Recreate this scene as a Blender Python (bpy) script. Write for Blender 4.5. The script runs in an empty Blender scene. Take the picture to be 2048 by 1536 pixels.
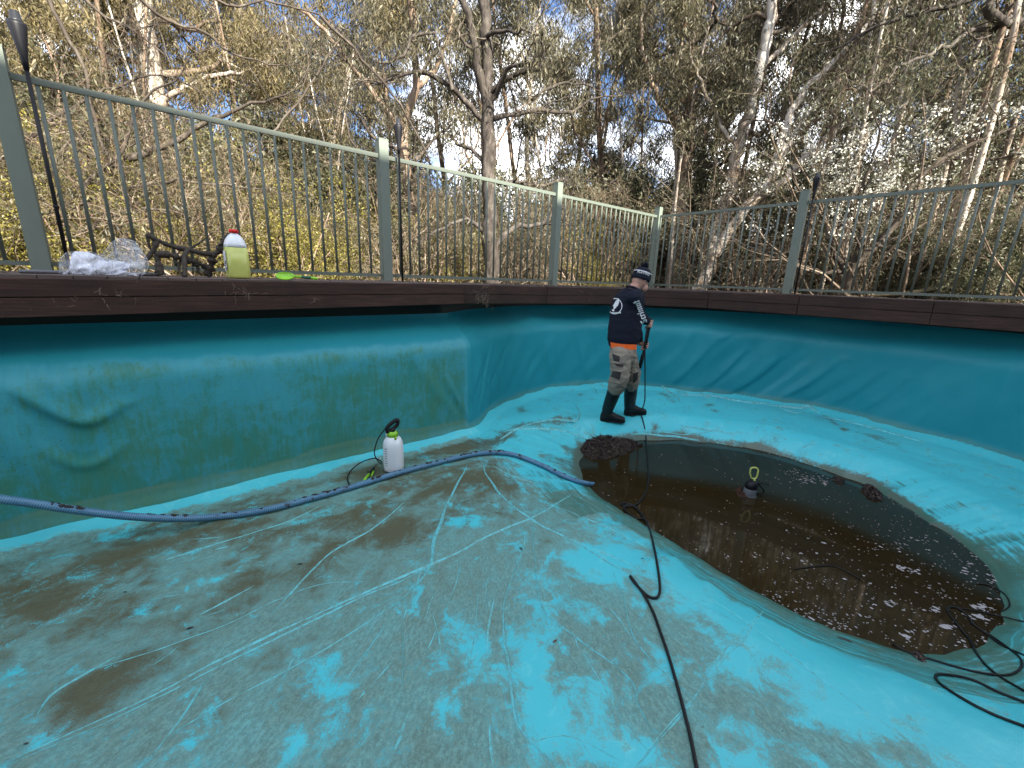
import bpy, bmesh, math, random
import numpy as np
from mathutils import Vector, Matrix
from mathutils.bvhtree import BVHTree

SC = bpy.context.scene
COL = SC.collection
RNG = np.random.default_rng(7)
random.seed(7)

# ------------------------------------------------------------------ camera
F_PX, PITCH, ROLL, EYE = 839.2, 0.2457, 0.0356, 1.6
_f = np.array([0, math.cos(PITCH), -math.sin(PITCH)])
_u = np.array([0, math.sin(PITCH), math.cos(PITCH)])
_r = np.array([1.0, 0, 0])
_c, _s = math.cos(ROLL), math.sin(ROLL)
CAM_R, CAM_U, CAM_F = _c * _r + _s * _u, -_s * _r + _c * _u, _f
cam_data = bpy.data.cameras.new("camera")
cam = bpy.data.objects.new("camera", cam_data)
COL.objects.link(cam)
cam_data.sensor_width = 36.0
cam_data.lens = F_PX / 2048 * 36.0
cam_data.clip_start, cam_data.clip_end = 0.05, 2000
mw = Matrix.Identity(4)
for i in range(3):
    mw[i][0], mw[i][1], mw[i][2] = CAM_R[i], CAM_U[i], -CAM_F[i]
mw[2][3] = EYE
cam.matrix_world = mw
SC.camera = cam

# ------------------------------------------------------------------ light
SUN_AZ = math.atan2(-0.80, 0.60)      # the sun stands behind the viewer's right shoulder
SUN_EL = math.radians(32)
SUN_DIR = Vector((math.cos(SUN_AZ) * math.cos(SUN_EL), math.sin(SUN_AZ) * math.cos(SUN_EL), math.sin(SUN_EL)))
sun_data = bpy.data.lights.new("sun", 'SUN')
sun_data.energy = 5.0
sun_data.angle = math.radians(0.5)
sun_data.color = (1.0, 0.93, 0.80)
sun = bpy.data.objects.new("sun", sun_data)
COL.objects.link(sun)
sun.rotation_euler = SUN_DIR.to_track_quat('Z', 'Y').to_euler()
sun.location = SUN_DIR * 60

world = bpy.data.worlds.new("World")
SC.world = world
world.use_nodes = True
wn, wl = world.node_tree.nodes, world.node_tree.links
wn.clear()
sky = wn.new("ShaderNodeTexSky")
sky.sky_type = 'NISHITA'
sky.sun_disc = False
sky.sun_elevation = SUN_EL
sky.sun_rotation = math.pi / 2 - SUN_AZ
wtc = wn.new("ShaderNodeTexCoord")
wmap = wn.new("ShaderNodeMapping")
wmap.inputs['Scale'].default_value = (1.0, 1.0, 2.2)
wmap.inputs['Location'].default_value = (1, 0, 0)
wnoise = wn.new("ShaderNodeTexNoise")
wnoise.inputs['Scale'].default_value = 2.3
wnoise.inputs['Detail'].default_value = 7
wnoise.inputs['Roughness'].default_value = 0.55
wramp = wn.new("ShaderNodeValToRGB")
wramp.color_ramp.elements[0].position = 0.455
wramp.color_ramp.elements[1].position = 0.64
wmix = wn.new("ShaderNodeMix")
wmix.data_type = 'RGBA'
wmix.inputs[7].default_value = (9.2, 9.2, 9.2, 1)
wbg = wn.new("ShaderNodeBackground")
wbg.inputs['Strength'].default_value = 0.15
wout = wn.new("ShaderNodeOutputWorld")
wl.new(wtc.outputs['Generated'], wmap.inputs['Vector'])
wl.new(wmap.outputs['Vector'], wnoise.inputs['Vector'])
wl.new(wnoise.outputs['Fac'], wramp.inputs['Fac'])
wl.new(wramp.outputs['Color'], wmix.inputs[0])
wtint = wn.new("ShaderNodeMix")          # the clear sky is far dimmer than the sunlit cloud
wtint.data_type, wtint.blend_type = 'RGBA', 'MULTIPLY'
wtint.inputs[0].default_value = 1.0
wtint.inputs[7].default_value = (0.27, 0.34, 0.45, 1)
wl.new(sky.outputs['Color'], wtint.inputs[6])
wl.new(wtint.outputs[2], wmix.inputs[6])
wl.new(wmix.outputs[2], wbg.inputs['Color'])
wl.new(wbg.outputs['Background'], wout.inputs['Surface'])

SC.view_settings.view_transform = 'Standard'
SC.view_settings.look = 'None'
SC.view_settings.gamma = 1
SC.view_settings.use_curve_mapping = False
SC.view_settings.exposure = 2.05
SC.cycles.max_bounces = 8
SC.cycles.transparent_max_bounces = 12
SC.cycles.use_denoising = True

# ------------------------------------------------------------------ helpers: geometry of the place
def ray(x, y):
    """Viewing direction through a pixel of the 2048 x 1536 photograph (used to survey positions)."""
    return CAM_R * ((x - 1024) / F_PX) - CAM_U * ((y - 768) / F_PX) + CAM_F

O = np.array([0, 0, EYE])
def at_z(x, y, z=0.0):
    v = ray(x, y)
    return O + v * ((z - EYE) / v[2])
def at_depth(x, y, d):
    v = ray(x, y)
    return O + v * (d / v[1])
def project(P):
    P = np.asarray(P, float) - O
    q0, q1, q2 = P @ CAM_R, P @ CAM_U, P @ CAM_F
    q2 = np.where(np.abs(q2) < 1e-3, 1e-3, q2)
    return 1024 + F_PX * q0 / q2, 768 - F_PX * q1 / q2, q2

TH = 0.7015
D0 = np.array([2.404, 7.709])                     # fence corner
ND = np.array([math.sin(TH), -math.cos(TH)])      # from the long fence run into the pool
NE = np.array([-math.cos(TH), -math.sin(TH)])     # from the short fence run into the pool
def ab(a, b):
    return D0 + ND * a + NE * b
def to_ab(P):
    q = np.asarray(P)[..., :2] - D0
    return q @ ND, q @ NE
def at_plane(x, y, n, c):
    """Where the ray through a pixel meets the vertical plane n.(P-D0)=c."""
    v = ray(x, y)
    return O + v * ((c + D0 @ n) / (v[:2] @ n))

def catmull(pts, n=8, closed=False):
    P = [np.asarray(p, float) for p in pts]
    out = []
    m = len(P)
    for i in range(m if closed else m - 1):
        p0 = P[(i - 1) % m] if closed or i > 0 else 2 * P[0] - P[1]
        p1, p2 = P[i], P[(i + 1) % m]
        p3 = P[(i + 2) % m] if closed or i + 2 < m else 2 * P[-1] - P[-2]
        for k in range(n):
            t = k / n
            out.append(0.5 * (2 * p1 + (p2 - p0) * t + (2 * p0 - 5 * p1 + 4 * p2 - p3) * t * t + (3 * p1 - p0 - 3 * p2 + p3) * t ** 3))
    if not closed:
        out.append(P[-1])
    return np.array(out)

def resample(P, step):
    P = np.asarray(P, float)
    d = np.r_[0, np.cumsum(np.linalg.norm(np.diff(P, axis=0), axis=1))]
    n = max(2, int(round(d[-1] / step)) + 1)
    s = np.linspace(0, d[-1], n)
    return np.stack([np.interp(s, d, P[:, k]) for k in range(P.shape[1])], 1)

def vnoise(x, y, scale, seed):
    g = np.random.default_rng(seed).random((64, 64))
    x, y = np.asarray(x) * scale, np.asarray(y) * scale
    xi, yi = np.floor(x).astype(int), np.floor(y).astype(int)
    fx, fy = x - xi, y - yi
    fx, fy = fx * fx * (3 - 2 * fx), fy * fy * (3 - 2 * fy)
    G = lambda i, j: g[i % 64, j % 64]
    return (G(xi, yi) * (1 - fx) + G(xi + 1, yi) * fx) * (1 - fy) + (G(xi, yi + 1) * (1 - fx) + G(xi + 1, yi + 1) * fx) * fy
def fbm(x, y, scale, seed, octv=4):
    t, a, tot = 0, 1, 0
    for o in range(octv):
        t = t + a * vnoise(x, y, scale * 2 ** o, seed + o)
        tot += a
        a *= 0.5
    return t / tot
def sstep(a, b, x):
    t = np.clip((x - a) / (b - a), 0, 1)
    return t * t * (3 - 2 * t)

# ------------------------------------------------------------------ helpers: objects
def link(o, parent=None):
    COL.objects.link(o)
    if parent is not None:
        o.parent = parent
        if isinstance(parent.location, Vector):
            o.matrix_parent_inverse = parent.matrix_basis.inverted()
    return o
def tag(o, label=None, cat=None, group=None, kind=None):
    for k, v in (("label", label), ("category", cat), ("group", group), ("kind", kind)):
        if v:
            o[k] = v
    return o
def thing(name, loc, label, cat, group=None, kind=None):
    o = bpy.data.objects.new(name, None)
    o.location = Vector([float(c) for c in loc])
    o.empty_display_size = 0.1
    COL.objects.link(o)
    return tag(o, label, cat, group, kind)
def mesh_from(name, V, Fs, smooth=False):
    me = bpy.data.meshes.new(name)
    me.from_pydata([tuple(map(float, v)) for v in V], [], [tuple(int(i) for i in f) for f in Fs])
    if smooth:
        me.polygons.foreach_set("use_smooth", [True] * len(me.polygons))
    me.update()
    return me
def quads_mesh(name, V, Q, smooth=False):
    """Fast: V (n,3) array, Q (m,k) index array, k = 3 or 4."""
    V, Q = np.asarray(V, np.float32), np.asarray(Q, np.int32)
    me = bpy.data.meshes.new(name)
    k = Q.shape[1]
    me.vertices.add(len(V))
    me.vertices.foreach_set("co", V.ravel())
    me.loops.add(Q.size)
    me.loops.foreach_set("vertex_index", Q.ravel())
    me.polygons.add(len(Q))
    me.polygons.foreach_set("loop_start", np.arange(0, Q.size, k, dtype=np.int32))
    me.polygons.foreach_set("loop_total", np.full(len(Q), k, np.int32))
    if smooth:
        me.polygons.foreach_set("use_smooth", np.ones(len(Q), bool))
    me.update(calc_edges=True)
    return me
def obj(name, me, m, parent=None):
    o = bpy.data.objects.new(name, me)
    for mm in (m if isinstance(m, (list, tuple)) else [m]):
        if mm is not None and len(me.materials) < (len(m) if isinstance(m, (list, tuple)) else 1):
            me.materials.append(mm)
    return link(o, parent)
def attr(me, name, vals):
    a = me.attributes.new(name, 'FLOAT', 'POINT')
    a.data.foreach_set("value", np.asarray(vals, np.float32))

class MB:
    """Collects pieces of one mesh."""
    def __init__(self):
        self.V, self.F, self.M = [], [], []
    def add(self, V, Fs, mi=0):
        o = len(self.V)
        self.V += [tuple(map(float, v)) for v in V]
        self.F += [tuple(int(i) + o for i in f) for f in Fs]
        self.M += [mi] * len(Fs)
    def box(self, c, sx, sy, sz, R=None, mi=0, taper=1.0):
        R = np.eye(3) if R is None else R
        P = []
        for k in (-1, 1):
            t = taper if k > 0 else 1
            for i, j in ((-1, -1), (1, -1), (1, 1), (-1, 1)):
                P.append(np.asarray(c) + R @ np.array([i * sx / 2 * t, j * sy / 2 * t, k * sz / 2]))
        self.add(P, [(3, 2, 1, 0), (4, 5, 6, 7), (0, 1, 5, 4), (1, 2, 6, 5), (2, 3, 7, 6), (3, 0, 4, 7)], mi)
    def tube(self, pts, rad, n=8, cap=True, mi=0, squash=None):
        P = np.asarray(pts, float)
        rad = np.full(len(P), rad) if np.isscalar(rad) else np.asarray(rad)
        V, Fs = tube_arrays(P, rad, n)
        Fs = [tuple(f) for f in Fs]
        if cap:
            m = len(P)
            Fs.append(tuple(range(n - 1, -1, -1)))
            Fs.append(tuple((m - 1) * n + i for i in range(n)))
        self.add(V, Fs, mi)
    def lathe(self, prof, c=(0, 0, 0), n=20, R=None, mi=0, power=2.0, sq=(1, 1)):
        """prof = [(radius, z)...]; power > 2 gives a rounded square section."""
        R = np.eye(3) if R is None else R
        V, Fs = [], []
        for r, z in prof:
            for i in range(n):
                t = 2 * math.pi * i / n
                ct, st = math.cos(t), math.sin(t)
                k = (abs(ct) ** power + abs(st) ** power) ** (-1 / power)
                V.append(np.asarray(c) + R @ np.array([r * k * ct * sq[0], r * k * st * sq[1], z]))
        for j in range(len(prof) - 1):
            for i in range(n):
                Fs.append((j * n + i, j * n + (i + 1) % n, (j + 1) * n + (i + 1) % n, (j + 1) * n + i))
        Fs.append(tuple(range(n - 1, -1, -1)))
        Fs.append(tuple((len(prof) - 1) * n + i for i in range(n)))
        self.add(V, Fs, mi)
    def mesh(self, name, smooth=False):
        me = mesh_from(name, self.V, self.F, smooth)
        if any(self.M):
            me.polygons.foreach_set("material_index", self.M)
        return me
    def build(self, name, m, parent=None, smooth=False):
        return obj(name, self.mesh(name, smooth), m, parent)

def tube_arrays(P, rad, n):
    m = len(P)
    T = np.gradient(P, axis=0)
    T /= np.maximum(np.linalg.norm(T, axis=1, keepdims=True), 1e-9)
    up = np.array([0, 0, 1.0]) if abs(T[0][2]) < 0.9 else np.array([1.0, 0, 0])
    N = np.empty_like(P)
    nrm = np.cross(T[0], up)
    nrm /= np.linalg.norm(nrm)
    for i in range(m):
        nrm = nrm - T[i] * (nrm @ T[i])
        l = np.linalg.norm(nrm)
        nrm = nrm / l if l > 1e-6 else np.cross(T[i], [0.3, 0.5, 0.8])
        N[i] = nrm
    B = np.cross(T, N)
    t = np.arange(n) * 2 * math.pi / n
    V = P[:, None, :] + rad[:, None, None] * (np.cos(t)[None, :, None] * N[:, None, :] + np.sin(t)[None, :, None] * B[:, None, :])
    i = np.arange(n)
    base = (np.arange(m - 1) * n)[:, None]
    Q = np.stack([base + i, base + (i + 1) % n, base + n + (i + 1) % n, base + n + i], -1).reshape(-1, 4)
    return V.reshape(-1, 3), Q

class TM:
    """Many tubes in one array mesh (fast)."""
    def __init__(self):
        self.V, self.Q, self.n = [], [], 0
    def tube(self, P, rad, n):
        V, Q = tube_arrays(np.asarray(P, float), np.asarray(rad, float), n)
        self.V.append(V)
        self.Q.append(Q + self.n)
        self.n += len(V)
    def quads(self, V, Q):
        self.V.append(V)
        self.Q.append(Q + self.n)
        self.n += len(V)
    def mesh(self, name, smooth=True):
        return quads_mesh(name, np.concatenate(self.V), np.concatenate(self.Q), smooth)

def rot_z(a):
    c, s = math.cos(a), math.sin(a)
    return np.array([[c, -s, 0], [s, c, 0], [0, 0, 1.0]])
def frame(z, x=(1, 0, 0)):
    z = np.asarray(z, float)
    z = z / np.linalg.norm(z)
    x = np.asarray(x, float) - z * (np.asarray(x, float) @ z)
    if np.linalg.norm(x) < 1e-6:
        x = np.cross(z, [0, 1, 0])
    x = x / np.linalg.norm(x)
    return np.stack([x, np.cross(z, x), z], 1)

# ------------------------------------------------------------------ helpers: materials
class Mat:
    def __init__(self, name):
        self.m = bpy.data.materials.new(name)
        self.m.use_nodes = True
        self.nt = self.m.node_tree
        self.b = self.nt.nodes["Principled BSDF"]
        self.out = self.nt.nodes["Material Output"]
        self._tc = None
    def node(self, typ, ins=None, **props):
        n = self.nt.nodes.new(typ)
        for k, v in props.items():
            setattr(n, k, v)
        for k, v in (ins or {}).items():
            self.set(n.inputs[k], v)
        return n
    def set(self, sock, v):
        if isinstance(v, bpy.types.NodeSocket):
            self.nt.links.new(v, sock)
        elif isinstance(v, (tuple, list)) and len(v) == 3 and sock.type == 'RGBA':
            sock.default_value = (*v, 1)
        else:
            sock.default_value = v
    def P(self, **kw):
        names = {"color": "Base Color", "rough": "Roughness", "metal": "Metallic", "normal": "Normal", "alpha": "Alpha",
                 "spec": "Specular IOR Level", "trans": "Transmission Weight", "ior": "IOR", "sss": "Subsurface Weight"}
        for k, v in kw.items():
            self.set(self.b.inputs[names[k]], v)
        return self
    def coord(self, scale=(1, 1, 1), rot=(0, 0, 0), kind='Object'):
        if self._tc is None:
            self._tc = self.node("ShaderNodeTexCoord")
        mp = self.node("ShaderNodeMapping", {"Vector": self._tc.outputs[kind], "Scale": scale, "Rotation": rot})
        return mp.outputs[0]
    def noise(self, scale=5, detail=4, rough=0.55, vec=None, dist=0.0):
        n = self.node("ShaderNodeTexNoise", {"Scale": scale, "Detail": detail, "Roughness": rough, "Distortion": dist})
        self.nt.links.new(vec if vec is not None else self.coord(), n.inputs["Vector"])
        return n.outputs["Fac"]
    def ramp(self, f, *stops):
        n = self.node("ShaderNodeValToRGB", {"Fac": f})
        el = n.color_ramp.elements
        while len(el) < len(stops):
            el.new(0.5)
        for e, (p, c) in zip(el, stops):
            e.position = p
            e.color = (*c, 1) if isinstance(c, (tuple, list)) else (c, c, c, 1)
        return n.outputs["Color"]
    def mix(self, f, a, b, blend='MIX'):
        n = self.node("ShaderNodeMix", data_type='RGBA', blend_type=blend)
        self.set(n.inputs[0], f)
        self.set(n.inputs[6], a)
        self.set(n.inputs[7], b)
        return n.outputs[2]
    def math(self, op, a, b=0.0, c=None):
        n = self.node("ShaderNodeMath", operation=op)
        self.set(n.inputs[0], a)
        self.set(n.inputs[1], b)
        if c is not None:
            self.set(n.inputs[2], c)
        return n.outputs[0]
    def smooth(self, f, lo, hi, a=0.0, b=1.0):
        n = self.node("ShaderNodeMapRange", {"Value": f, "From Min": lo, "From Max": hi, "To Min": a, "To Max": b}, interpolation_type='SMOOTHSTEP')
        return n.outputs["Result"]
    def attr(self, name):
        return self.node("ShaderNodeAttribute", attribute_name=name).outputs["Fac"]
    def bump(self, h, strength=0.3, dist=0.01):
        return self.node("ShaderNodeBump", {"Height": h, "Strength": strength, "Distance": dist}).outputs["Normal"]
    def island(self):
        return self.node("ShaderNodeNewGeometry").outputs["Random Per Island"]
    def objrand(self):
        return self.node("ShaderNodeObjectInfo").outputs["Random"]

def simple(name, color, rough=0.5, var=0.15, scale=20, metal=0.0, bump=0.0, spec=0.5):
    M = Mat(name)
    n = M.noise(scale, 5)
    c0 = tuple(max(0, c * (1 - var)) for c in color)
    c1 = tuple(min(1, c * (1 + var)) for c in color)
    M.P(color=M.mix(n, c0, c1), rough=rough, metal=metal, spec=spec)
    if bump:
        M.P(normal=M.bump(n, bump, 0.004))
    return M.m
# ------------------------------------------------------------------ materials of the setting
def make_liner_floor():
    M = Mat("liner_floor_vinyl")
    film, brown, streak = M.attr("film"), M.attr("brown"), M.attr("streak")
    along, across = M.attr("along"), M.attr("across")
    vec = M.coord((1, 1, 1), (0, 0, -TH))            # x runs along the long wall
    # dirt drifts along lines that fan out from the ridge where the hose crosses
    vst = M.node("ShaderNodeCombineXYZ", {0: M.math('MULTIPLY', M.attr("fan_radius"), 0.75), 1: M.math('MULTIPLY', M.attr("fan_angle"), 3.4), 2: 0.0}).outputs[0]
    n1 = M.noise(3.2, 6, 0.62, vst)
    n2 = M.noise(11, 6, 0.65, vec, 0.6)
    n3 = M.noise(46, 5, 0.7, vst)
    n4 = M.noise(150, 3, 0.7, vec)
    nm = M.noise(5.0, 9, 0.68, vec, 0.8)
    nl = M.noise(2.1, 8, 0.66, vec, 0.6)
    f = M.math('MULTIPLY_ADD', M.math('SUBTRACT', n1, 0.5), 0.85, film)
    f = M.math('MULTIPLY_ADD', M.math('SUBTRACT', nm, 0.5), 1.9, f)
    f = M.math('MULTIPLY_ADD', M.math('SUBTRACT', n2, 0.5), 0.8, f)
    f = M.math('MULTIPLY_ADD', M.math('SUBTRACT', n3, 0.5), 0.5, f)
    f = M.math('MULTIPLY_ADD', M.math('SUBTRACT', n4, 0.5), 0.7, f)
    fm = M.smooth(f, 0.29, 0.66)
    clean = M.mix(M.noise(2.0, 3, 0.5, vec), (0.050, 0.47, 0.55), (0.080, 0.54, 0.60))
    clean = M.mix(M.smooth(n2, 0.5, 0.75), clean, (0.12, 0.57, 0.61))
    filmc = M.ramp(M.math('ADD', M.math('MULTIPLY', nm, 0.5), M.math('MULTIPLY', M.noise(4.5, 7, 0.72, vst, 0.5), 0.5)), (0.34, (0.13, 0.125, 0.065)), (0.48, (0.16, 0.25, 0.19)), (0.62, (0.15, 0.39, 0.37)))
    filmc = M.mix(M.smooth(n3, 0.35, 0.75), M.mix(0.4, filmc, (0.05, 0.08, 0.07)), filmc)
    grain = M.math('ADD', M.math('MULTIPLY', n3, 0.5), M.math('MULTIPLY', n4, 0.5))
    filmc = M.mix(M.smooth(grain, 0.40, 0.62), M.mix(0.28, filmc, (0.055, 0.060, 0.032)), M.mix(0.20, filmc, (0.25, 0.58, 0.56)))
    c = M.mix(M.math('MULTIPLY', fm, 0.90), clean, filmc)
    g = M.math('MULTIPLY_ADD', M.math('SUBTRACT', M.noise(2.6, 5, 0.6, vst, 0.4), 0.5), 0.9, brown)
    g = M.math('MULTIPLY_ADD', M.math('SUBTRACT', nl, 0.5), 1.5, g)
    g = M.math('MULTIPLY_ADD', M.math('SUBTRACT', n2, 0.5), 0.9, g)
    g = M.math('MULTIPLY_ADD', M.math('SUBTRACT', n3, 0.5), 0.8, g)
    g = M.math('MULTIPLY_ADD', M.math('SUBTRACT', n4, 0.5), 0.85, g)
    bm = M.smooth(g, 0.17, 0.64)
    brownc = M.mix(n3, (0.042, 0.036, 0.013), (0.115, 0.097, 0.038))
    c = M.mix(M.math('MULTIPLY', bm, 0.88), c, brownc)
    # fine dark specks of dirt
    v = M.node("ShaderNodeTexVoronoi", {"Vector": vec, "Scale": 42.0, "Randomness": 1.0})
    sp = M.math('MULTIPLY', M.smooth(v.outputs["Distance"], 0.03, 0.10, 1, 0), M.smooth(M.noise(8, 3, 0.5, vec), 0.50, 0.62))
    c = M.mix(M.math('MULTIPLY', sp, 0.8), c, (0.05, 0.045, 0.025))
    # green algae streaks on the slope into the deep end
    cv = M.node("ShaderNodeCombineXYZ", {0: M.math('MULTIPLY', along, 2.2), 1: M.math('MULTIPLY', across, 42.0), 2: 0.0}).outputs[0]
    s1 = M.noise(1.0, 5, 0.6, cv, 0.3)
    st = M.smooth(M.math('MULTIPLY_ADD', M.math('SUBTRACT', s1, 0.5), 1.5, streak), 0.36, 0.72)
    stc = M.mix(s1, (0.022, 0.075, 0.045), (0.07, 0.20, 0.16))
    c = M.mix(M.math('MULTIPLY', st, 0.85), c, stc)
    M.P(color=c, rough=M.mix(fm, (0.34,) * 3, (0.6,) * 3), spec=0.35)
    h = M.math('ADD', M.math('MULTIPLY', n2, 0.5), M.math('MULTIPLY', n3, 0.35))
    M.P(normal=M.bump(h, 0.35, 0.012))
    return M.m

def make_liner_wall():
    M = Mat("liner_wall_vinyl")
    algae, band, zz, ss = M.attr("algae"), M.attr("band"), M.attr("height"), M.attr("run")
    v = M.node("ShaderNodeCombineXYZ", {0: ss, 1: zz, 2: 0.0}).outputs[0]
    vs = M.node("ShaderNodeVectorMath", {0: v, 1: (13, 3.2, 1)}, operation='MULTIPLY').outputs[0]
    vd = M.node("ShaderNodeVectorMath", {0: v, 1: (34, 4.5, 1)}, operation='MULTIPLY').outputs[0]
    vt = M.node("ShaderNodeVectorMath", {0: v, 1: (60, 60, 1)}, operation='MULTIPLY').outputs[0]
    n1 = M.noise(2.2, 5, 0.55, v)
    n2 = M.noise(1.0, 4, 0.6, vs)
    n3 = M.noise(1.0, 4, 0.6, vd, 0.4)
    n4 = M.noise(1.0, 4, 0.65, vt)
    n5 = M.noise(9.0, 6, 0.68, v, 0.5)
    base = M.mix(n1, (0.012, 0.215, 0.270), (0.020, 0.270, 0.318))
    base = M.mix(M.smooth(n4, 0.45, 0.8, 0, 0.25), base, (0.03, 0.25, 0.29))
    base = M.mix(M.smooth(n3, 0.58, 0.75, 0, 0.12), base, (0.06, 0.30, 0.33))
    f = M.math('MULTIPLY_ADD', M.math('SUBTRACT', n1, 0.5), 1.1, algae)
    f = M.math('MULTIPLY_ADD', M.math('SUBTRACT', n2, 0.5), 0.55, f)
    f = M.math('MULTIPLY_ADD', M.math('SUBTRACT', n3, 0.5), 0.8, f)
    f = M.math('MULTIPLY_ADD', M.math('SUBTRACT', n5, 0.5), 0.9, f)
    f = M.math('MULTIPLY_ADD', M.math('SUBTRACT', n4, 0.5), 0.5, f)
    am = M.smooth(f, 0.28, 0.74)
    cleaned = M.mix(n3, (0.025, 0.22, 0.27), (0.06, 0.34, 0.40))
    algc = M.mix(n4, (0.030, 0.150, 0.105), (0.066, 0.235, 0.155))
    algc = M.mix(M.smooth(n2, 0.4, 0.7), algc, (0.030, 0.22, 0.205))
    dirty = M.mix(am, cleaned, algc)
    spk = M.smooth(M.noise(1.0, 2, 0.5, M.node("ShaderNodeVectorMath", {0: v, 1: (70, 45, 1)}, operation='MULTIPLY').outputs[0]), 0.70, 0.76)
    dirty = M.mix(M.math('MULTIPLY', spk, 0.6), dirty, (0.03, 0.05, 0.03))
    c = M.mix(M.smooth(algae, 0.02, 0.2), base, dirty)
    bandc = M.mix(n4, (0.10, 0.20, 0.135), (0.16, 0.28, 0.195))
    c = M.mix(M.math('MULTIPLY', band, 0.8), c, bandc)
    hb = M.math('ADD', M.math('MULTIPLY', n2, 0.6), M.math('ADD', M.math('MULTIPLY', n3, 0.25), M.math('MULTIPLY', n4, 0.12)))
    M.P(color=c, rough=0.5, spec=0.25, normal=M.bump(hb, 0.35, 0.015))
    return M.m

def make_wood(name, c0, c1, c2):
    M = Mat(name)
    tc = M.coord((0.7, 9, 9), kind='Generated')
    g = M.noise(6, 6, 0.6, M.coord((0.35, 1.0, 14.0), (0, 0, -TH)), 0.4)
    g2 = M.noise(2.2, 3)
    c = M.ramp(g, (0.25, c0), (0.5, c1), (0.78, c2))
    c = M.mix(M.smooth(g2, 0.4, 0.7, 0, 0.5), c, c0)
    dust = M.noise(60, 4, 0.7)
    c = M.mix(M.smooth(dust, 0.58, 0.75, 0, 0.35), c, (0.13, 0.115, 0.10))
    c = M.mix(M.math('MULTIPLY', M.objrand(), 0.35), c, c0)
    M.P(color=c, rough=0.72, spec=0.25, normal=M.bump(g, 0.35, 0.004))
    return M.m

M_FLOOR = make_liner_floor()
M_WALL = make_liner_wall()
M_FASCIA = make_wood("stained_fascia_timber", (0.020, 0.0112, 0.0090), (0.046, 0.0225, 0.0165), (0.096, 0.046, 0.031))
M_DECK = make_wood("stained_deck_timber", (0.06, 0.043, 0.038), (0.10, 0.073, 0.064), (0.15, 0.11, 0.096))
M_DARK = simple("near_black_fill", (0.012, 0.011, 0.010), 0.9)  # near black, gives the recess above the liner its shade by colour
M_FENCE = simple("green_powder_coat", (0.104, 0.124, 0.100), 0.5, 0.06, 30)
M_POST = Mat("green_painted_post")
_g = M_POST.noise(7, 5, 0.6, M_POST.coord((3, 3, 0.8)))
_g2 = M_POST.noise(40, 4, 0.7)
M_POST.P(color=M_POST.mix(M_POST.smooth(_g2, 0.6, 0.75, 0, 0.35), M_POST.mix(_g, (0.112, 0.138, 0.112), (0.146, 0.176, 0.144)), (0.10, 0.12, 0.10)), rough=0.6, normal=M_POST.bump(_g2, 0.15, 0.002))
M_POST = M_POST.m

# ------------------------------------------------------------------ plan of the pool
CORNER = at_z(935, 866)[:2]
wall_px = [(941, 864), (964, 836), (1007, 813), (1058, 791), (1108, 781), (1159, 776), (1215, 773), (1280, 775), (1347, 784), (1410, 788), (1475, 798),
           (1537, 806), (1610, 818), (1665, 831), (1756, 853), (1848, 877), (1921, 896), (1994, 917), (2048, 934)]
far_pts = [at_z(*p)[:2] for p in wall_px]
far_pts = list(resample(catmull(far_pts[::2] + ([far_pts[-1]] if len(far_pts) % 2 == 0 else []), 6), 0.12))
a_end, b_end = [float(q) for q in to_ab(far_pts[-1])]
left_line = [ab(0.885, b) for b in np.arange(9.6, 4.62, -0.3)]
back_pts = list(catmull([far_pts[-1], ab(5.25, 1.2), ab(5.8, 1.9), ab(6.15, 2.9), ab(6.25, 4.2), ab(6.25, 6.0), ab(6.25, 8.2), ab(5.9, 9.1), ab(5.0, 9.6), ab(3.0, 9.75), ab(1.4, 9.75), ab(0.885, 9.6)], 6))[1:]
WALLP = np.array(left_line + far_pts + back_pts)
WALLP = resample(WALLP, 0.05)
WS = np.r_[0, np.cumsum(np.linalg.norm(np.diff(WALLP, axis=0), axis=1))]
_t = np.gradient(WALLP, axis=0)
_t /= np.linalg.norm(_t, axis=1, keepdims=True)
WN = np.stack([_t[:, 1], -_t[:, 0]], 1)           # towards the pool
for _ in range(3):
    WN[1:-1] = (WN[:-2] + WN[1:-1] * 2 + WN[2:]) / 4
WN /= np.linalg.norm(WN, axis=1, keepdims=True)
S_CORNER = WS[np.argmin(np.linalg.norm(WALLP - CORNER, axis=1))]

def wall_hit(x, y):
    """(s, z, point) where the ray through a pixel meets the pool wall."""
    v = ray(x, y)
    best = None
    for i in range(len(WALLP) - 1):
        p, q = WALLP[i], WALLP[i + 1]
        e = q - p
        den = v[0] * e[1] - v[1] * e[0]
        if abs(den) < 1e-9:
            continue
        t = (p[0] * e[1] - p[1] * e[0]) / den
        k = (p[0] * v[1] - p[1] * v[0]) / den
        if t > 0.1 and -1e-6 <= k <= 1 + 1e-6 and (best is None or t > best[0]):
            best = (t, WS[i] + k * np.linalg.norm(e), EYE + v[2] * t)
    return best[1], best[2], O + v * best[0]

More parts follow.
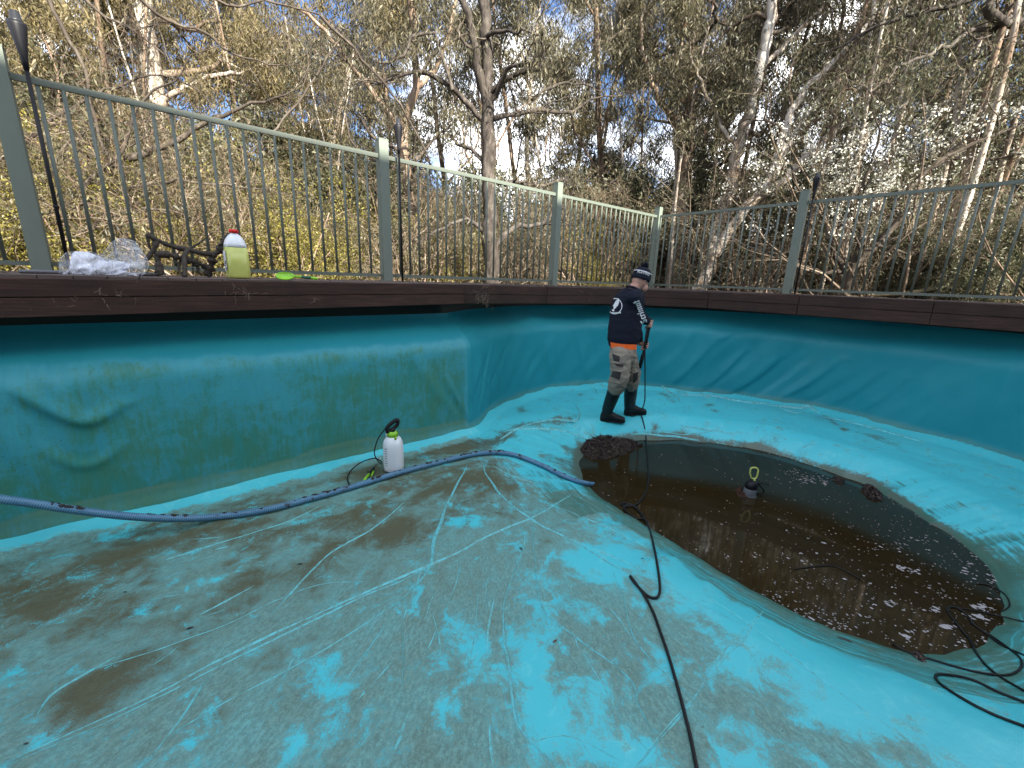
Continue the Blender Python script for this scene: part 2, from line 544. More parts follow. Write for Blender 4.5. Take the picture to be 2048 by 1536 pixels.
# outline of the dirty water
ZW = -0.20
water_px = [(1158, 925), (1166, 955), (1190, 985), (1240, 1020), (1325, 1072), (1400, 1119), (1500, 1178), (1600, 1233), (1700, 1272), (1780, 1293),
            (1850, 1303), (1920, 1300), (1975, 1274), (2004, 1228), (1998, 1180), (1955, 1115), (1900, 1070), (1830, 1026), (1740, 975), (1645, 938),
            (1550, 908), (1450, 889), (1370, 881), (1290, 881), (1225, 885), (1180, 897)]
WATER = catmull([at_z(x, y, ZW)[:2] for x, y in water_px], 9, closed=True)
_wc = WATER.mean(0)
_wa = np.arctan2(WATER[:, 1] - _wc[1], WATER[:, 0] - _wc[0])
WATER = WATER + (WATER - _wc) * ((fbm(np.cos(_wa) * 4 + 30, np.sin(_wa) * 4 + 30, 2.2, 17, 3) - 0.5) * 0.055)[:, None]
_wd = np.linalg.norm(np.diff(np.vstack([WATER, WATER[:1]]), axis=0), axis=1)
W_ALONG = np.r_[0, np.cumsum(_wd)[:-1]]

def inside_poly(P, poly):
    x, y = P[:, 0], P[:, 1]
    r = np.zeros(len(P), bool)
    m = len(poly)
    for i in range(m):
        x0, y0 = poly[i]
        x1, y1 = poly[(i + 1) % m]
        if y0 == y1:
            continue
        c = ((y0 > y) != (y1 > y)) & (x < (x1 - x0) * (y - y0) / (y1 - y0) + x0)
        r ^= c
    return r
def dist_poly(P, poly, closed=True):
    """Distance, index of nearest segment and nearest point."""
    best = np.full(len(P), 1e9)
    idx = np.zeros(len(P), int)
    near = np.zeros((len(P), 2))
    m = len(poly)
    for i in range(m if closed else m - 1):
        a, b = poly[i], poly[(i + 1) % m]
        e = b - a
        t = np.clip(((P - a) @ e) / max(e @ e, 1e-12), 0, 1)
        q = a + t[:, None] * e
        d = np.linalg.norm(P - q, axis=1)
        k = d < best
        best[k], idx[k], near[k] = d[k], i, q[k]
    return best, idx, near

W_IN = resample(np.vstack([WATER, WATER[:1]]), 0.10)
def floor_info(P):
    d, idx, near = dist_poly(P, WATER)
    ins = inside_poly(P, WATER)
    out = P - near
    l = np.linalg.norm(out, axis=1, keepdims=True)
    out = out / np.maximum(l, 1e-6)
    toward = np.clip(-out[:, 1] * 0.9 + 0.05, -1, 1)             # 1: the side nearest the viewer
    left = np.clip(-out[:, 0], 0, 1) * (near[:, 0] < 1.0)
    L = 0.42 + 0.22 * sstep(0.0, 0.8, toward) + 0.45 * left
    return d, idx, near, ins, L, toward
def floor_z(P):
    P = np.atleast_2d(np.asarray(P, float))[:, :2]
    d, idx, near, ins, L, toward = floor_info(P)
    z = ZW * (1 - np.clip(d / L, 0, 1)) ** 1.55
    z = np.where(ins, ZW - 0.30 * (1 - np.exp(-d / 0.55)), z)
    wd = dist_poly(P, WALLP[::4], True)[0]
    amp = sstep(0.02, 0.2, d) * (1 - ins)
    z = z + amp * ((fbm(P[:, 0], P[:, 1], 1.7, 31, 3) - 0.5) * 0.030 + (fbm(P[:, 0], P[:, 1], 7, 41, 3) - 0.5) * 0.010)
    z = z + 0.075 * np.clip(1 - wd / 0.16, 0, 1) ** 1.6           # cove at the foot of the wall
    return z
_gx, _gy = np.arange(-7.2, 6.5, 0.03), np.arange(-6.5, 7.5, 0.03)
_GX, _GY = np.meshgrid(_gx, _gy, indexing='ij')
_ZG = floor_z(np.stack([_GX.ravel(), _GY.ravel()], 1)).reshape(_GX.shape)
def fzs(P):
    """Floor height read from a grid."""
    P = np.atleast_2d(np.asarray(P, float))
    u = np.clip((P[:, 0] - _gx[0]) / 0.03, 0, len(_gx) - 1.001)
    v = np.clip((P[:, 1] - _gy[0]) / 0.03, 0, len(_gy) - 1.001)
    i, j = u.astype(int), v.astype(int)
    a, b = u - i, v - j
    return (_ZG[i, j] * (1 - a) + _ZG[i + 1, j] * a) * (1 - b) + (_ZG[i, j + 1] * (1 - a) + _ZG[i + 1, j + 1] * a) * b
def fz(x, y):
    return float(fzs([[x, y]])[0])
def on_floor(x, y, up=0.0):
    """Point on the pool floor seen through a pixel."""
    v = ray(x, y)
    t0, t1 = (0.35 - EYE) / v[2], (-0.65 - EYE) / v[2]
    t = np.linspace(t0, t1, 160)
    for _ in range(2):
        P = O + v * t[:, None]
        below = P[:, 2] - up <= fzs(P[:, :2])
        i = int(np.argmax(below)) if below.any() else len(t) - 1
        t = np.linspace(t[max(0, i - 1)], t[i], 24)
    p = O + v * t[-1]
    return np.array([p[0], p[1], fz(p[0], p[1]) + up])

# ------------------------------------------------------------------ pool floor
def build_floor():
    xs = np.arange(-6.9, 6.2, 0.025)
    ys = np.arange(-6.2, 7.2, 0.025)
    coarse = False
    X, Y = np.meshgrid(xs, ys, indexing='ij')
    P = np.stack([X.ravel(), Y.ravel()], 1)
    poly = WALLP[::3] - WN[::3] * 0.05
    keep = inside_poly(P, poly)
    # the part behind the viewer is never close to the lens: thin it out
    idx = np.full(len(P), -1)
    n0, n1 = X.shape
    kg = keep.reshape(n0, n1)
    cell = kg[:-1, :-1] & kg[1:, :-1] & kg[1:, 1:] & kg[:-1, 1:]
    used = np.zeros_like(kg)
    for di in (0, 1):
        for dj in (0, 1):
            used[di:n0 - 1 + di, dj:n1 - 1 + dj] |= cell
    uf = used.ravel()
    idx[uf] = np.arange(uf.sum())
    I = idx.reshape(n0, n1)
    ci, cj = np.nonzero(cell)
    Q = np.stack([I[ci, cj], I[ci + 1, cj], I[ci + 1, cj + 1], I[ci, cj + 1]], 1)
    P = P[uf]
    Z = floor_z(P)
    me = quads_mesh("pool_floor", np.c_[P, Z], Q, True)
    d, wi, near, ins, L, toward = floor_info(P)
    wd = dist_poly(P, WALLP[::3], True)[0]
    px, py, dep = project(np.c_[P, Z])
    front = dep > 0.2
    px = np.where(front, px, -9999)
    a, b = to_ab(P)
    # grey film: heavy over the near left, lighter to the right, washed off at the far side
    film = 0.70 - 0.20 * sstep(1.9, 4.2, a) + 0.10 * sstep(1.2, 2.2, a) * sstep(4.5, 6, b)
    g0, g1 = on_floor(1000, 905)[:2], on_floor(1960, 1290)[:2]
    e = (g1 - g0) / np.linalg.norm(g1 - g0)
    beyond = -(P[:, 0] - g0[0]) * e[1] + (P[:, 1] - g0[1]) * e[0]      # past the ridge that borders the deep end
    far = np.maximum(sstep(4.75, 4.35, b) * (a < 2.2), sstep(-0.1, 0.2, beyond) * sstep(-0.3, 0.1, (P - g0) @ e))
    film = film * (1 - far) + 0.16 * far
    film = film * sstep(0.05, 0.11, wd + 0.05 * (fbm(P[:, 0], P[:, 1], 3.0, 91, 3) - 0.5))
    e0 = on_floor(990, 905)[:2]
    fan_r, fan_a = np.hypot(P[:, 0] - e0[0], P[:, 1] - e0[1]), np.arctan2(P[:, 1] - e0[1], P[:, 0] - e0[0])
    film -= 0.30 * np.exp(-((d - 0.55) / 0.30) ** 2) * (toward > 0.1) * (~ins) * sstep(0.2, 1.2, P[:, 0])
    brown = np.full(len(P), -0.16) + 0.52 * (1 - far) * sstep(0.08, 0.2, wd) * (1 - sstep(1.6, 3.2, a)) + 0.17 * far
    def g(x, y, rx, ry, k, rot=0.0):
        c, s = math.cos(rot), math.sin(rot)
        u, v = (px - x) * c + (py - y) * s, -(px - x) * s + (py - y) * c
        return .62 * k * np.exp(-(u / rx) ** 2 - (v / ry) ** 2)
    for x, y, rx, ry, k, r in [(800, 1062, 55, 28, .8, -.2), (655, 1115, 70, 30, .6, -.4), (500, 1165, 60, 26, .45, -.4), (880, 975, 55, 18, .75, -.2), (985, 965, 55, 16, .6, .3),
                               (170, 1405, 110, 42, .75, -.5), (540, 1330, 70, 30, .6, -.4), (440, 1425, 60, 30, .45, -.5), (945, 890, 75, 12, .95, -.15), (1080, 1085, 26, 14, .4, 0),
                               (1015, 1110, 40, 30, .45, 0), (830, 1190, 60, 30, .35, 0), (1200, 1085, 40, 10, .5, .4), (1310, 1155, 18, 18, .5, 0), (1365, 1190, 30, 10, .45, .4),
                               (250, 1110, 80, 20, .45, -.3), (90, 1200, 90, 25, .45, -.3), (420, 1060, 90, 12, .45, -.25), (1180, 1290, 60, 24, .25, .5), (1120, 1350, 40, 50, .3, .7),
                               (760, 940, 60, 14, .5, -.2), (1060, 848, 60, 7, .9, -.15), (1010, 872, 30, 8, .8, -.5), (1130, 838, 30, 9, .6, 0), (1045, 820, 14, 6, .7, 0), (1160, 790, 24, 4, .6, 0),
                               (1310, 855, 6, 9, .9, 0), (1420, 810, 14, 5, .7, 0), (1430, 822, 9, 5, .6, 0), (1668, 846, 18, 4, .8, .6), (1690, 858, 12, 5, .9, 0), (1335, 795, 22, 5, .6, .6),
                               (1140, 900, 40, 9, .8, .5), (1120, 925, 45, 9, .8, .3), (1165, 905, 9, 30, 1.0, -.4), (2010, 1150, 70, 16, .8, .2), (1980, 1120, 60, 12, .7, .5), (2020, 1215, 50, 12, .5, 0),
                               (1960, 1080, 40, 10, .6, .6), (1820, 1010, 40, 9, .6, .5), (1900, 1390, 60, 8, .45, .5), (2030, 975, 12, 5, .5, 0), (640, 1260, 90, 30, .3, -.4), (300, 1300, 120, 25, .3, -.4),
                               (720, 1030, 60, 14, .4, -.3), (1500, 1130, 0.1, 0.1, 0, 0)]:
        brown += g(x, y, rx, ry, k, r)
    for x, y, rx, ry, k, r in [(1062, 1320, 55, 60, .8, .3), (1110, 1440, 70, 60, .8, .7), (1230, 1510, 90, 40, .6, .3), (930, 1045, 40, 14, .8, 0), (960, 1300, 60, 45, .45, 0), (700, 1370, 45, 22, .4, -.4),
                               (590, 1490, 24, 40, .7, .6), (275, 1220, 50, 12, .6, -.4), (30, 1335, 50, 25, .6, -.3), (400, 1165, 40, 10, .6, -.3), (1180, 1130, 70, 30, .4, .4), (1230, 1110, 60, 20, .5, .4),
                               (1095, 1165, 40, 20, .5, .5), (880, 1400, 40, 60, .35, 0), (1400, 1180, 80, 16, .5, .5), (1560, 1280, 110, 20, .5, .5), (1720, 1370, 120, 26, .6, .45), (1920, 1470, 110, 30, .6, .4),
                               (1500, 1340, 60, 24, .35, .4), (1420, 1440, 90, 30, .3, .3), (80, 1490, 60, 22, .5, -.4), (1640, 1440, 90, 40, .35, .4), (270, 1060, 60, 9, .6, -.3), (60, 1445, 40, 14, .3, 0)]:
        film -= g(x, y, rx, ry, k, r)
    for x, y, rx, ry, k, r in [(1700, 1490, 130, 40, .45, .3), (1830, 1440, 60, 26, .35, .7), (1260, 1400, 130, 60, .25, .3), (1330, 1240, 90, 50, .25, .4)]:
        film += g(x, y, rx, ry, k, r)
    streak = np.where(ins, 0.4, 0.0) + (~ins) * sstep(-0.05, 0.45, toward) * np.where(d < L * 0.72, 0.62, 0) * (1 - sstep(0.55, 0.74, d / L))
    streak += (~ins) * sstep(3.2, 4.2, P[:, 0]) * np.exp(-(d / 0.28) ** 2) * 0.24
    streak += (~ins) * np.exp(-(d / 0.06) ** 2) * 0.35
    brown += (~ins) * np.exp(-(d / (0.05 + 0.06 * vnoise(W_ALONG[wi], d * 0, 1.5, 12))) ** 2) * 0.85 + ins * 0.6
    attr(me, "film", film)
    attr(me, "fan_radius", fan_r)
    attr(me, "fan_angle", fan_a)
    attr(me, "brown", brown)
    attr(me, "streak", streak)
    attr(me, "along", W_ALONG[wi] + d * 0.4)
    attr(me, "across", d)
    o = obj("pool_floor", me, M_FLOOR)
    tag(o, "pool floor of stained cyan vinyl sloping into the dirty water", kind='structure')
    return o
pool_floor = build_floor()

# ------------------------------------------------------------------ pool wall (vinyl liner with its folds)
WALL_TOP = 1.235
def build_wall():
    s = np.arange(0, WS[-1], 0.022)
    nz = 64
    zz = np.linspace(-0.03, WALL_TOP, nz)
    base = np.stack([np.interp(s, WS, WALLP[:, k]) for k in (0, 1)], 1)
    nrm = np.stack([np.interp(s, WS, WN[:, k]) for k in (0, 1)], 1)
    nrm /= np.linalg.norm(nrm, axis=1, keepdims=True)
    S, Z = np.meshgrid(s, zz, indexing='ij')
    H = np.zeros_like(S)
    def fold(pts, w, h, asym=0.0):
        """A crease along a polyline of pixels on the wall: h metres high, w wide."""
        nonlocal H
        q = np.array([wall_hit(*p)[:2] for p in pts])
        q = resample(catmull(q, 6), 0.05)
        m = (S > q[:, 0].min() - 4 * w) & (S < q[:, 0].max() + 4 * w)
        P = np.stack([S[m], Z[m]], 1)
        d, i, near = dist_poly(P, q, False)
        t = i / max(1, len(q) - 1)
        side = np.sign((P[:, 1] - near[:, 1]))
        amp = np.sin(np.clip(t, 0.02, 0.98) * math.pi) ** 0.5
        ww = w * (1 + asym * side)
        H[m] += h * amp * np.exp(-(d / ww) ** 2)
    fold([(0, 760), (60, 800), (150, 842), (190, 842), (240, 815)], 0.042, 0.036, 0.4)
    fold([(0, 735), (30, 728), (70, 735), (120, 790), (150, 815)], 0.025, 0.014)
    fold([(60, 880), (110, 915), (170, 932), (215, 915), (240, 890)], 0.03, 0.016)
    fold([(0, 850), (40, 905), (90, 950)], 0.05, 0.012)
    fold([(300, 640), (420, 760), (500, 870)], 0.20, 0.012)
    fold([(885, 745), (905, 785), (937, 840)], 0.03, 0.022, 0.4)
    fold([(815, 690), (870, 780), (930, 850)], 0.05, 0.012)
    fold([(952, 838), (968, 760), (985, 690)], 0.022, 0.020)
    fold([(958, 840), (985, 770), (1005, 700)], 0.018, 0.014)
    fold([(962, 838), (1000, 800), (1060, 775)], 0.02, 0.010)
    fold([(943, 850), (942, 760), (942, 650)], 0.025, 0.012)
    fold([(1110, 770), (1090, 700), (1080, 650)], 0.08, 0.016)
    fold([(1180, 770), (1165, 720), (1150, 660)], 0.05, 0.016)
    fold([(1190, 770), (1185, 700), (1170, 640)], 0.06, -0.014)
    for x0, y0, x1, y1, w, h in [(1330, 775, 1420, 690, .07, .030), (1400, 782, 1490, 700, .05, .026), (1450, 792, 1560, 715, .06, .030), (1500, 797, 1600, 725, .05, -.020),
                                 (1550, 800, 1680, 720, .055, .034), (1640, 818, 1760, 745, .06, .024), (1700, 830, 1810, 760, .05, .020), (1600, 812, 1700, 760, .04, -.018),
                                 (1800, 855, 1900, 790, .07, .016), (1960, 880, 2030, 720, .05, .010), (1420, 680, 1470, 660, .05, .016), (1320, 745, 1400, 640, .09, .016)]:
        xm, ym = (x0 + x1) / 2, (y0 + y1) / 2 + 6
        fold([(x0, y0), (xm, ym), (x1, y1)], w, h, 0.3)
    far_side = sstep(S_CORNER - 0.1, S_CORNER + 0.2, S)
    H += (fbm(S, Z * 0.7, 2.6, 51, 3) - 0.5) * 0.030 * (0.5 + 0.9 * far_side)
    # shallow leaning wrinkles across the far side
    u = S * 0.8 - Z * 0.75
    H += far_side * (fbm(u, S * 0.15 + Z * 0.1, 4.2, 57, 2) - 0.5) * 0.055 * sstep(1.15, 0.5, Z)
    H -= 0.30 * sstep(0.84, WALL_TOP, Z) ** 1.7          # leans back under the deck
    H += 0.030 * sstep(0.14, 0.0, Z)                     # cove
    V = np.empty((*S.shape, 3))
    V[..., 0] = base[:, None, 0] + nrm[:, None, 0] * H
    V[..., 1] = base[:, None, 1] + nrm[:, None, 1] * H
    V[..., 2] = Z
    n, m = S.shape
    i, j = np.meshgrid(np.arange(n - 1), np.arange(m - 1), indexing='ij')
    Q = np.stack([i * m + j, i * m + j + 1, (i + 1) * m + j + 1, (i + 1) * m + j], -1).reshape(-1, 4)
    me = quads_mesh("pool_wall", V.reshape(-1, 3), Q, True)
    left = 1 - sstep(S_CORNER - 0.08, S_CORNER + 0.02, S)
    lo = 0.30 + 0.35 * sstep(S_CORNER - 1.3, S_CORNER - 0.2, S)
    wl_ = 1.04 - 0.05 * sstep(S_CORNER - 3.4, S_CORNER - 1.4, S) + 0.05 * (fbm(S, S * 0 + 3, 9, 61, 3) - 0.5)
    algae = left * (1 - sstep(wl_ - 0.05, wl_ + 0.03, Z)) * (0.52 + 0.10 * sstep(0.6, 0.1, Z) - 0.12 * sstep(0.55, 0.85, Z)) + 0.03 * left
    top = 0.17 + 0.10 * (fbm(S, S * 0 + 9, 3.2, 63, 4) - 0.45)
    band = left * (1 - sstep(top - 0.012, top + 0.004, Z)) * sstep(0.055, 0.08, Z) * (0.45 + 0.55 * sstep(top - 0.05, top, Z))
    band += (1 - left) * (1 - sstep(0.06, 0.14, Z - 0.05 * (fbm(S, S * 0, 5, 65, 3) - 0.5))) * 0.55
    attr(me, "algae", algae.ravel())
    attr(me, "band", band.ravel())
    attr(me, "height", Z.ravel())
    attr(me, "run", S.ravel())
    o = obj("pool_wall", me, M_WALL)
    tag(o, "blue vinyl pool wall with folds and green algae on its left side", kind='structure')
    return o
pool_wall = build_wall()

# added near-black sheet above the liner: recess shade put in its colour
def build_recess_shade():
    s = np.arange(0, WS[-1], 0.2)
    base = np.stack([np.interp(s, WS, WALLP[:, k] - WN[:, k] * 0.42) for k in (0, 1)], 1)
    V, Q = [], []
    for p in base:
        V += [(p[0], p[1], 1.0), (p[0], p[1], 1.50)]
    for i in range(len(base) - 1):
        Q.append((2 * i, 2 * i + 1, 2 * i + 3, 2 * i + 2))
    o = obj("recess_shade_sheet", quads_mesh("recess_shade_sheet", V, Q), M_DARK)
    tag(o, "near black sheet standing in for the shaded gap above the pool liner", kind='structure')
build_recess_shade()

# ------------------------------------------------------------------ creases in the floor vinyl
M_CREASE = Mat("crease_vinyl")
_n = M_CREASE.noise(30, 5, 0.7)
M_CREASE.P(color=M_CREASE.mix(M_CREASE.smooth(_n, 0.4, 0.65), (0.14, 0.56, 0.61), (0.13, 0.31, 0.29)), rough=0.5, spec=0.3)
M_CREASE = M_CREASE.m
def crease(pts, w=0.016, h=0.007, jit=2.5, m=None):
    P = catmull([(x + random.uniform(-1, 1) * jit * 0.4, y + random.uniform(-1, 1) * jit * 0.4) for x, y in pts], 8)
    G = np.array([on_floor(x, y)[:2] for x, y in P])
    G = resample(G, 0.03)
    n = len(G)
    T = np.gradient(G, axis=0)
    T /= np.linalg.norm(T, axis=1, keepdims=True)
    N = np.stack([-T[:, 1], T[:, 0]], 1)
    t = np.linspace(0, 1, n)
    env = np.sin(np.clip(t, 0.0, 1.0) * math.pi) ** 0.4 * (0.45 + 1.0 * vnoise(t * n * 0.03, t * 0, 4, random.randint(0, 999)))
    G = G + N * ((vnoise(t * n * 0.03, t * 0 + 2, 5, random.randint(0, 999)) - 0.5) * 0.02)[:, None]
    V, k = [], 5
    prof = [(-1, -0.004), (-0.45, 0.55), (0, 1), (0.4, 0.6), (1, -0.004)]
    Z = fzs(G)
    for i in range(n):
        for q, hh in prof:
            p = G[i] + N[i] * q * w * env[i]
            V.append((p[0], p[1], Z[i] + max(hh, 0) * h * (0.3 + 0.7 * env[i]) - (0.003 if hh < 0 else 0)))
    Q = [(i * k + j, i * k + j + 1, (i + 1) * k + j + 1, (i + 1) * k + j) for i in range(n - 1) for j in range(k - 1)]
    return obj("crease", quads_mesh("crease", V, np.array(Q)[:, ::-1], True), m or M_CREASE, pool_floor)
for pts, w, h in [
    ([(938, 925), (905, 985), (885, 1030), (868, 1090), (858, 1130), (840, 1160), (800, 1205)], .011, .010),
    ([(965, 925), (975, 955), (1010, 995), (1075, 1045), (1150, 1085), (1240, 1140)], .010, .009),
    ([(985, 930), (1030, 955), (1085, 972)], .008, .006),
    ([(0, 1528), (200, 1440), (420, 1332), (640, 1225), (860, 1130), (1000, 1062), (1070, 1030), (1145, 988)], .010, .005),
    ([(20, 1532), (240, 1432), (440, 1335), (660, 1226), (860, 1134)], .006, .004),
    ([(330, 1475), (480, 1392), (650, 1298), (800, 1205)], .007, .004),
    ([(1040, 1052), (1045, 1090), (1030, 1140), (1010, 1200), (1008, 1260), (1020, 1330), (1030, 1420), (1045, 1460), (1110, 1530)], .007, .006),
    ([(1064, 1050), (1070, 1120), (1080, 1180), (1095, 1225), (1170, 1285), (1260, 1360), (1272, 1410), (1310, 1480)], .006, .006),
    ([(815, 1000), (745, 1058), (690, 1090), (640, 1125), (540, 1232)], .007, .005),
    ([(505, 1170), (440, 1212), (400, 1232)], .007, .004),
    ([(430, 1345), (400, 1382), (350, 1450), (285, 1532)], .006, .005),
    ([(230, 1312), (160, 1352), (100, 1392), (75, 1435)], .006, .005),
    ([(800, 1205), (740, 1290), (660, 1395)], .004, .003),
    ([(803, 1240), (806, 1300), (804, 1390)], .004, .004),
    ([(865, 1230), (878, 1300), (870, 1350)], .004, .003),
    ([(1225, 1140), (1245, 1200), (1262, 1270), (1310, 1330), (1420, 1425)], .004, .004),
    ([(1180, 1090), (1300, 1150), (1380, 1200), (1480, 1245)], .004, .003),
    ([(1160, 1300), (1240, 1430), (1300, 1500)], .004, .003),
    ([(1020, 1500), (1130, 1470), (1240, 1520)], .004, .003),
    ([(1400, 1180), (1540, 1280), (1700, 1400), (1850, 1500)], .005, .003),
    ([(740, 1160), (600, 1180), (430, 1260), (180, 1340)], .005, .003),
    ([(960, 1170), (950, 1260), (925, 1390)], .004, .003),
    ([(1130, 1020), (1240, 1065), (1330, 1115)], .006, .004),
    ([(640, 1010), (560, 1050), (430, 1090), (330, 1120)], .006, .005),
    ([(1010, 866), (1060, 848), (1110, 840), (1148, 844), (1158, 825), (1150, 806)], .012, .016),
    ([(1000, 880), (1040, 858), (1120, 860), (1180, 880)], .014, .012),
    ([(1180, 766), (1190, 780), (1196, 792)], .008, .012),
    ([(1320, 772), (1350, 792), (1362, 806)], .012, .020),
    ([(1360, 790), (1420, 792), (1480, 803), (1540, 808)], .020, .022),
    ([(1398, 783), (1403, 790), (1420, 797)], .010, .030),
    ([(1540, 812), (1600, 818), (1616, 812), (1640, 828)], .018, .024),
    ([(1560, 818), (1590, 826), (1612, 824)], .012, .018),
    ([(1640, 832), (1700, 846), (1760, 860), (1850, 886)], .016, .012),
    ([(1260, 868), (1330, 872), (1400, 880)], .014, .014),
    ([(1300, 862), (1380, 868), (1440, 858)], .010, .010),
    ([(1360, 850), (1420, 862), (1500, 868)], .010, .008)]:
    crease(pts, w * 0.95, h * 1.15)
rr = random.Random(3)
for i in range(24):       # small wrinkles that fan out over the near floor
    x, y = rr.uniform(60, 1350), rr.uniform(1060, 1480)
    ang = math.atan2(y - 920, x - 970) + rr.uniform(-.25, .25)
    l = rr.uniform(30, 110)
    if project(on_floor(x, y)[None])[1][0] < 1000:
        continue
    crease([(x, y), (x + math.cos(ang) * l * .5 + rr.uniform(-8, 8), y + math.sin(ang) * l * .5), (x + math.cos(ang) * l, y + math.sin(ang) * l)], rr.uniform(.003, .006), .003)
# welded seam on the right: a flat double strip
def seam(pts, w):
    for off in (-w, w):
        crease([(x + off, y) for x, y in pts], .005, .003, 0.3)
seam([(1528, 1222), (1450, 1312), (1390, 1392), (1320, 1470), (1270, 1534)], 5)

# ------------------------------------------------------------------ water
M = Mat("murky_water")
wv = M.coord()
n1 = M.noise(1.6, 4, 0.5, wv)
M.P(color=M.mix(M.smooth(n1, 0.35, 0.65), (0.023, 0.0150, 0.0045), (0.025, 0.0195, 0.0095)), rough=0.045, ior=1.33, spec=0.5,
    normal=M.bump(M.noise(9, 3, 0.5, wv), 0.02, 0.01))
M_WATER = M.m
def build_water():
    ring = WATER
    c = ring.mean(0)
    V = [(p[0] + (p[0] - c[0]) * 0.012, p[1] + (p[1] - c[1]) * 0.012, ZW) for p in ring] + [(c[0], c[1], ZW)]
    n = len(ring)
    me = mesh_from("water", V, [(i, (i + 1) % n, n) for i in range(n)])
    o = obj("water", me, M_WATER)
    tag(o, "shallow dark brown water left in the deep end of the pool", kind='structure')
build_water()

# ------------------------------------------------------------------ deck
DECK_Z = 1.531
fas = [(-420, None, None)]
def fascia_vertices():
    out = []
    def zz(p, y1, y2, x):
        v1, v2 = ray(x, y1), ray(x, y2)
        r = np.hypot(*p)
        return EYE + v1[2] * r / np.hypot(*v1[:2]), EYE + v2[2] * r / np.hypot(*v2[:2])
    L = [(0, 557, 640, ('A', .955)), (930, 569, 607.5, ('A', .90)), (1085, 574, 607, None), (1220, 576.5, 607.5, None), (1393, 583.5, 615, None),
         (1600, 590, 630, ('E', .50)), (1870, 602, 650.5, ('E', .51)), (2048, 612, 664, None)]
    for x, y1, y2, how in L:
        if how and how[0] == 'A':
            p = at_plane(x, y1, ND, how[1])[:2]
        elif how:
            p = at_plane(x, y1, NE, how[1])[:2]
        else:
            h = wall_hit(x, 760)[2][:2]
            p = h * (1 - 0.075 / np.linalg.norm(h))
        z1, z2 = zz(p, y1, y2, x)
        out.append((p, z1, z2))
    # continue out of the picture on both sides
    p0, z1, z2 = out[0]
    pre = [(p0 - np.array([math.cos(TH), math.sin(TH)]) * d, z1, z2) for d in (4.2, .55)]
    out = out[1:]
    a, b = to_ab(out[-1][0])
    post = []
    s0 = WS[np.argmin(np.linalg.norm(WALLP - out[-1][0], axis=1))]
    for ds in (1.2, 2.4, 3.6):
        i = np.argmin(abs(WS - s0 - ds))
        post.append((WALLP[i] + WN[i] * 0.08, out[-1][1], out[-1][2]))
    return pre + out + post
FV = fascia_vertices()

deck = bpy.data.objects.new("pool_deck", None)
COL.objects.link(deck)
tag(deck, "dark stained timber deck around the top of the pool", kind='structure')
def fascia_board(i, j, top):
    """One board of the fascia between path vertices i and i+1."""
    (p, a1, a2), (q, b1, b2) = FV[i], FV[i + 1]
    e = q - p
    n = np.array([e[1], -e[0]]) / np.linalg.norm(e)
    e = e / np.linalg.norm(e)
    p, q = p + e * 0.002, q - e * 0.002
    g = 0.004
    def band(z1, z2):
        m = (z1 + z2) / 2
        return (z1, m + g) if top else (m, z2)
    (zp1, zp2), (zq1, zq2) = band(a1, a2), band(b1, b2)
    w = 0.03
    pr = 0.0 if top else -0.003
    V = []
    for P, za, zb in ((p, zp1, zp2), (q, zq1, zq2)):
        for off in (pr, pr - w):
            V += [(P[0] + n[0] * off, P[1] + n[1] * off, za), (P[0] + n[0] * off, P[1] + n[1] * off, zb)]
    bm = bmesh.new()
    vs = [bm.verts.new(v) for v in V]
    for f in [(0, 4, 5, 1), (2, 3, 7, 6), (0, 2, 6, 4), (1, 5, 7, 3), (0, 1, 3, 2), (4, 6, 7, 5)]:
        bm.faces.new([vs[k] for k in f])
    bmesh.ops.recalc_face_normals(bm, faces=bm.faces)
    bmesh.ops.bevel(bm, geom=list(bm.edges), offset=0.003, segments=1, affect='EDGES')
    me = bpy.data.meshes.new("fascia_board")
    bm.to_mesh(me)
    bm.free()
    obj("fascia_board", me, M_FASCIA, deck)
for i in range(len(FV) - 1):
    for top in (True, False):
        fascia_board(i, 0, top)
def joint_backing_strip():  # unseen dark strip added behind the fascia to stop sun leaking through joints
    P = np.array([f[0] for f in FV])
    T = np.gradient(P, axis=0)
    T /= np.linalg.norm(T, axis=1, keepdims=True)
    N = np.stack([T[:, 1], -T[:, 0]], 1)
    V, Q = [], []
    for p, n, f in zip(P, N, FV):
        for o in (0.036, 0.075):
            V += [(*(p - n * o), f[2] + 0.012), (*(p - n * o), DECK_Z - 0.024)]
    for i in range(len(P) - 1):
        a, b = 4 * i, 4 * i + 4
        Q += [(a, b, b + 1, a + 1), (a + 2, a + 3, b + 3, b + 2), (a, a + 2, b + 2, b), (a + 1, b + 1, b + 3, a + 3)]
    obj("joint_backing_strip", quads_mesh("joint_backing_strip", V, Q), M_DARK, deck)
joint_backing_strip()

def fascia_cross(P, dirv):
    """Distance from P along dirv to the fascia line."""
    best = None
    for i in range(len(FV) - 1):
        p, q = FV[i][0], FV[i + 1][0]
        e = q - p
        den = dirv[0] * e[1] - dirv[1] * e[0]
        if abs(den) < 1e-9:
            continue
        w = p - P
        t = (w[0] * e[1] - w[1] * e[0]) / den
        k = (w[0] * dirv[1] - w[1] * dirv[0]) / den
        if t > 0 and -0.02 <= k <= 1.02 and (best is None or t < best):
            best = t
    return best
def deck_board(P0, P1, dirv, l0, l1, z):
    V = []
    for zz in (z, z - 0.022):
        V += [(*P0, zz), (*P1, zz), (*(P1 + dirv * l1), zz), (*(P0 + dirv * l0), zz)]
    me = mesh_from("deck_board", V, [(0, 3, 2, 1), (4, 5, 6, 7), (0, 1, 5, 4), (1, 2, 6, 5), (2, 3, 7, 6), (3, 0, 4, 7)])
    obj("deck_board", me, M_DECK, deck)
U_AD = np.array([math.cos(TH), math.sin(TH)])
bw, gap = 0.138, 0.006
b = -0.30
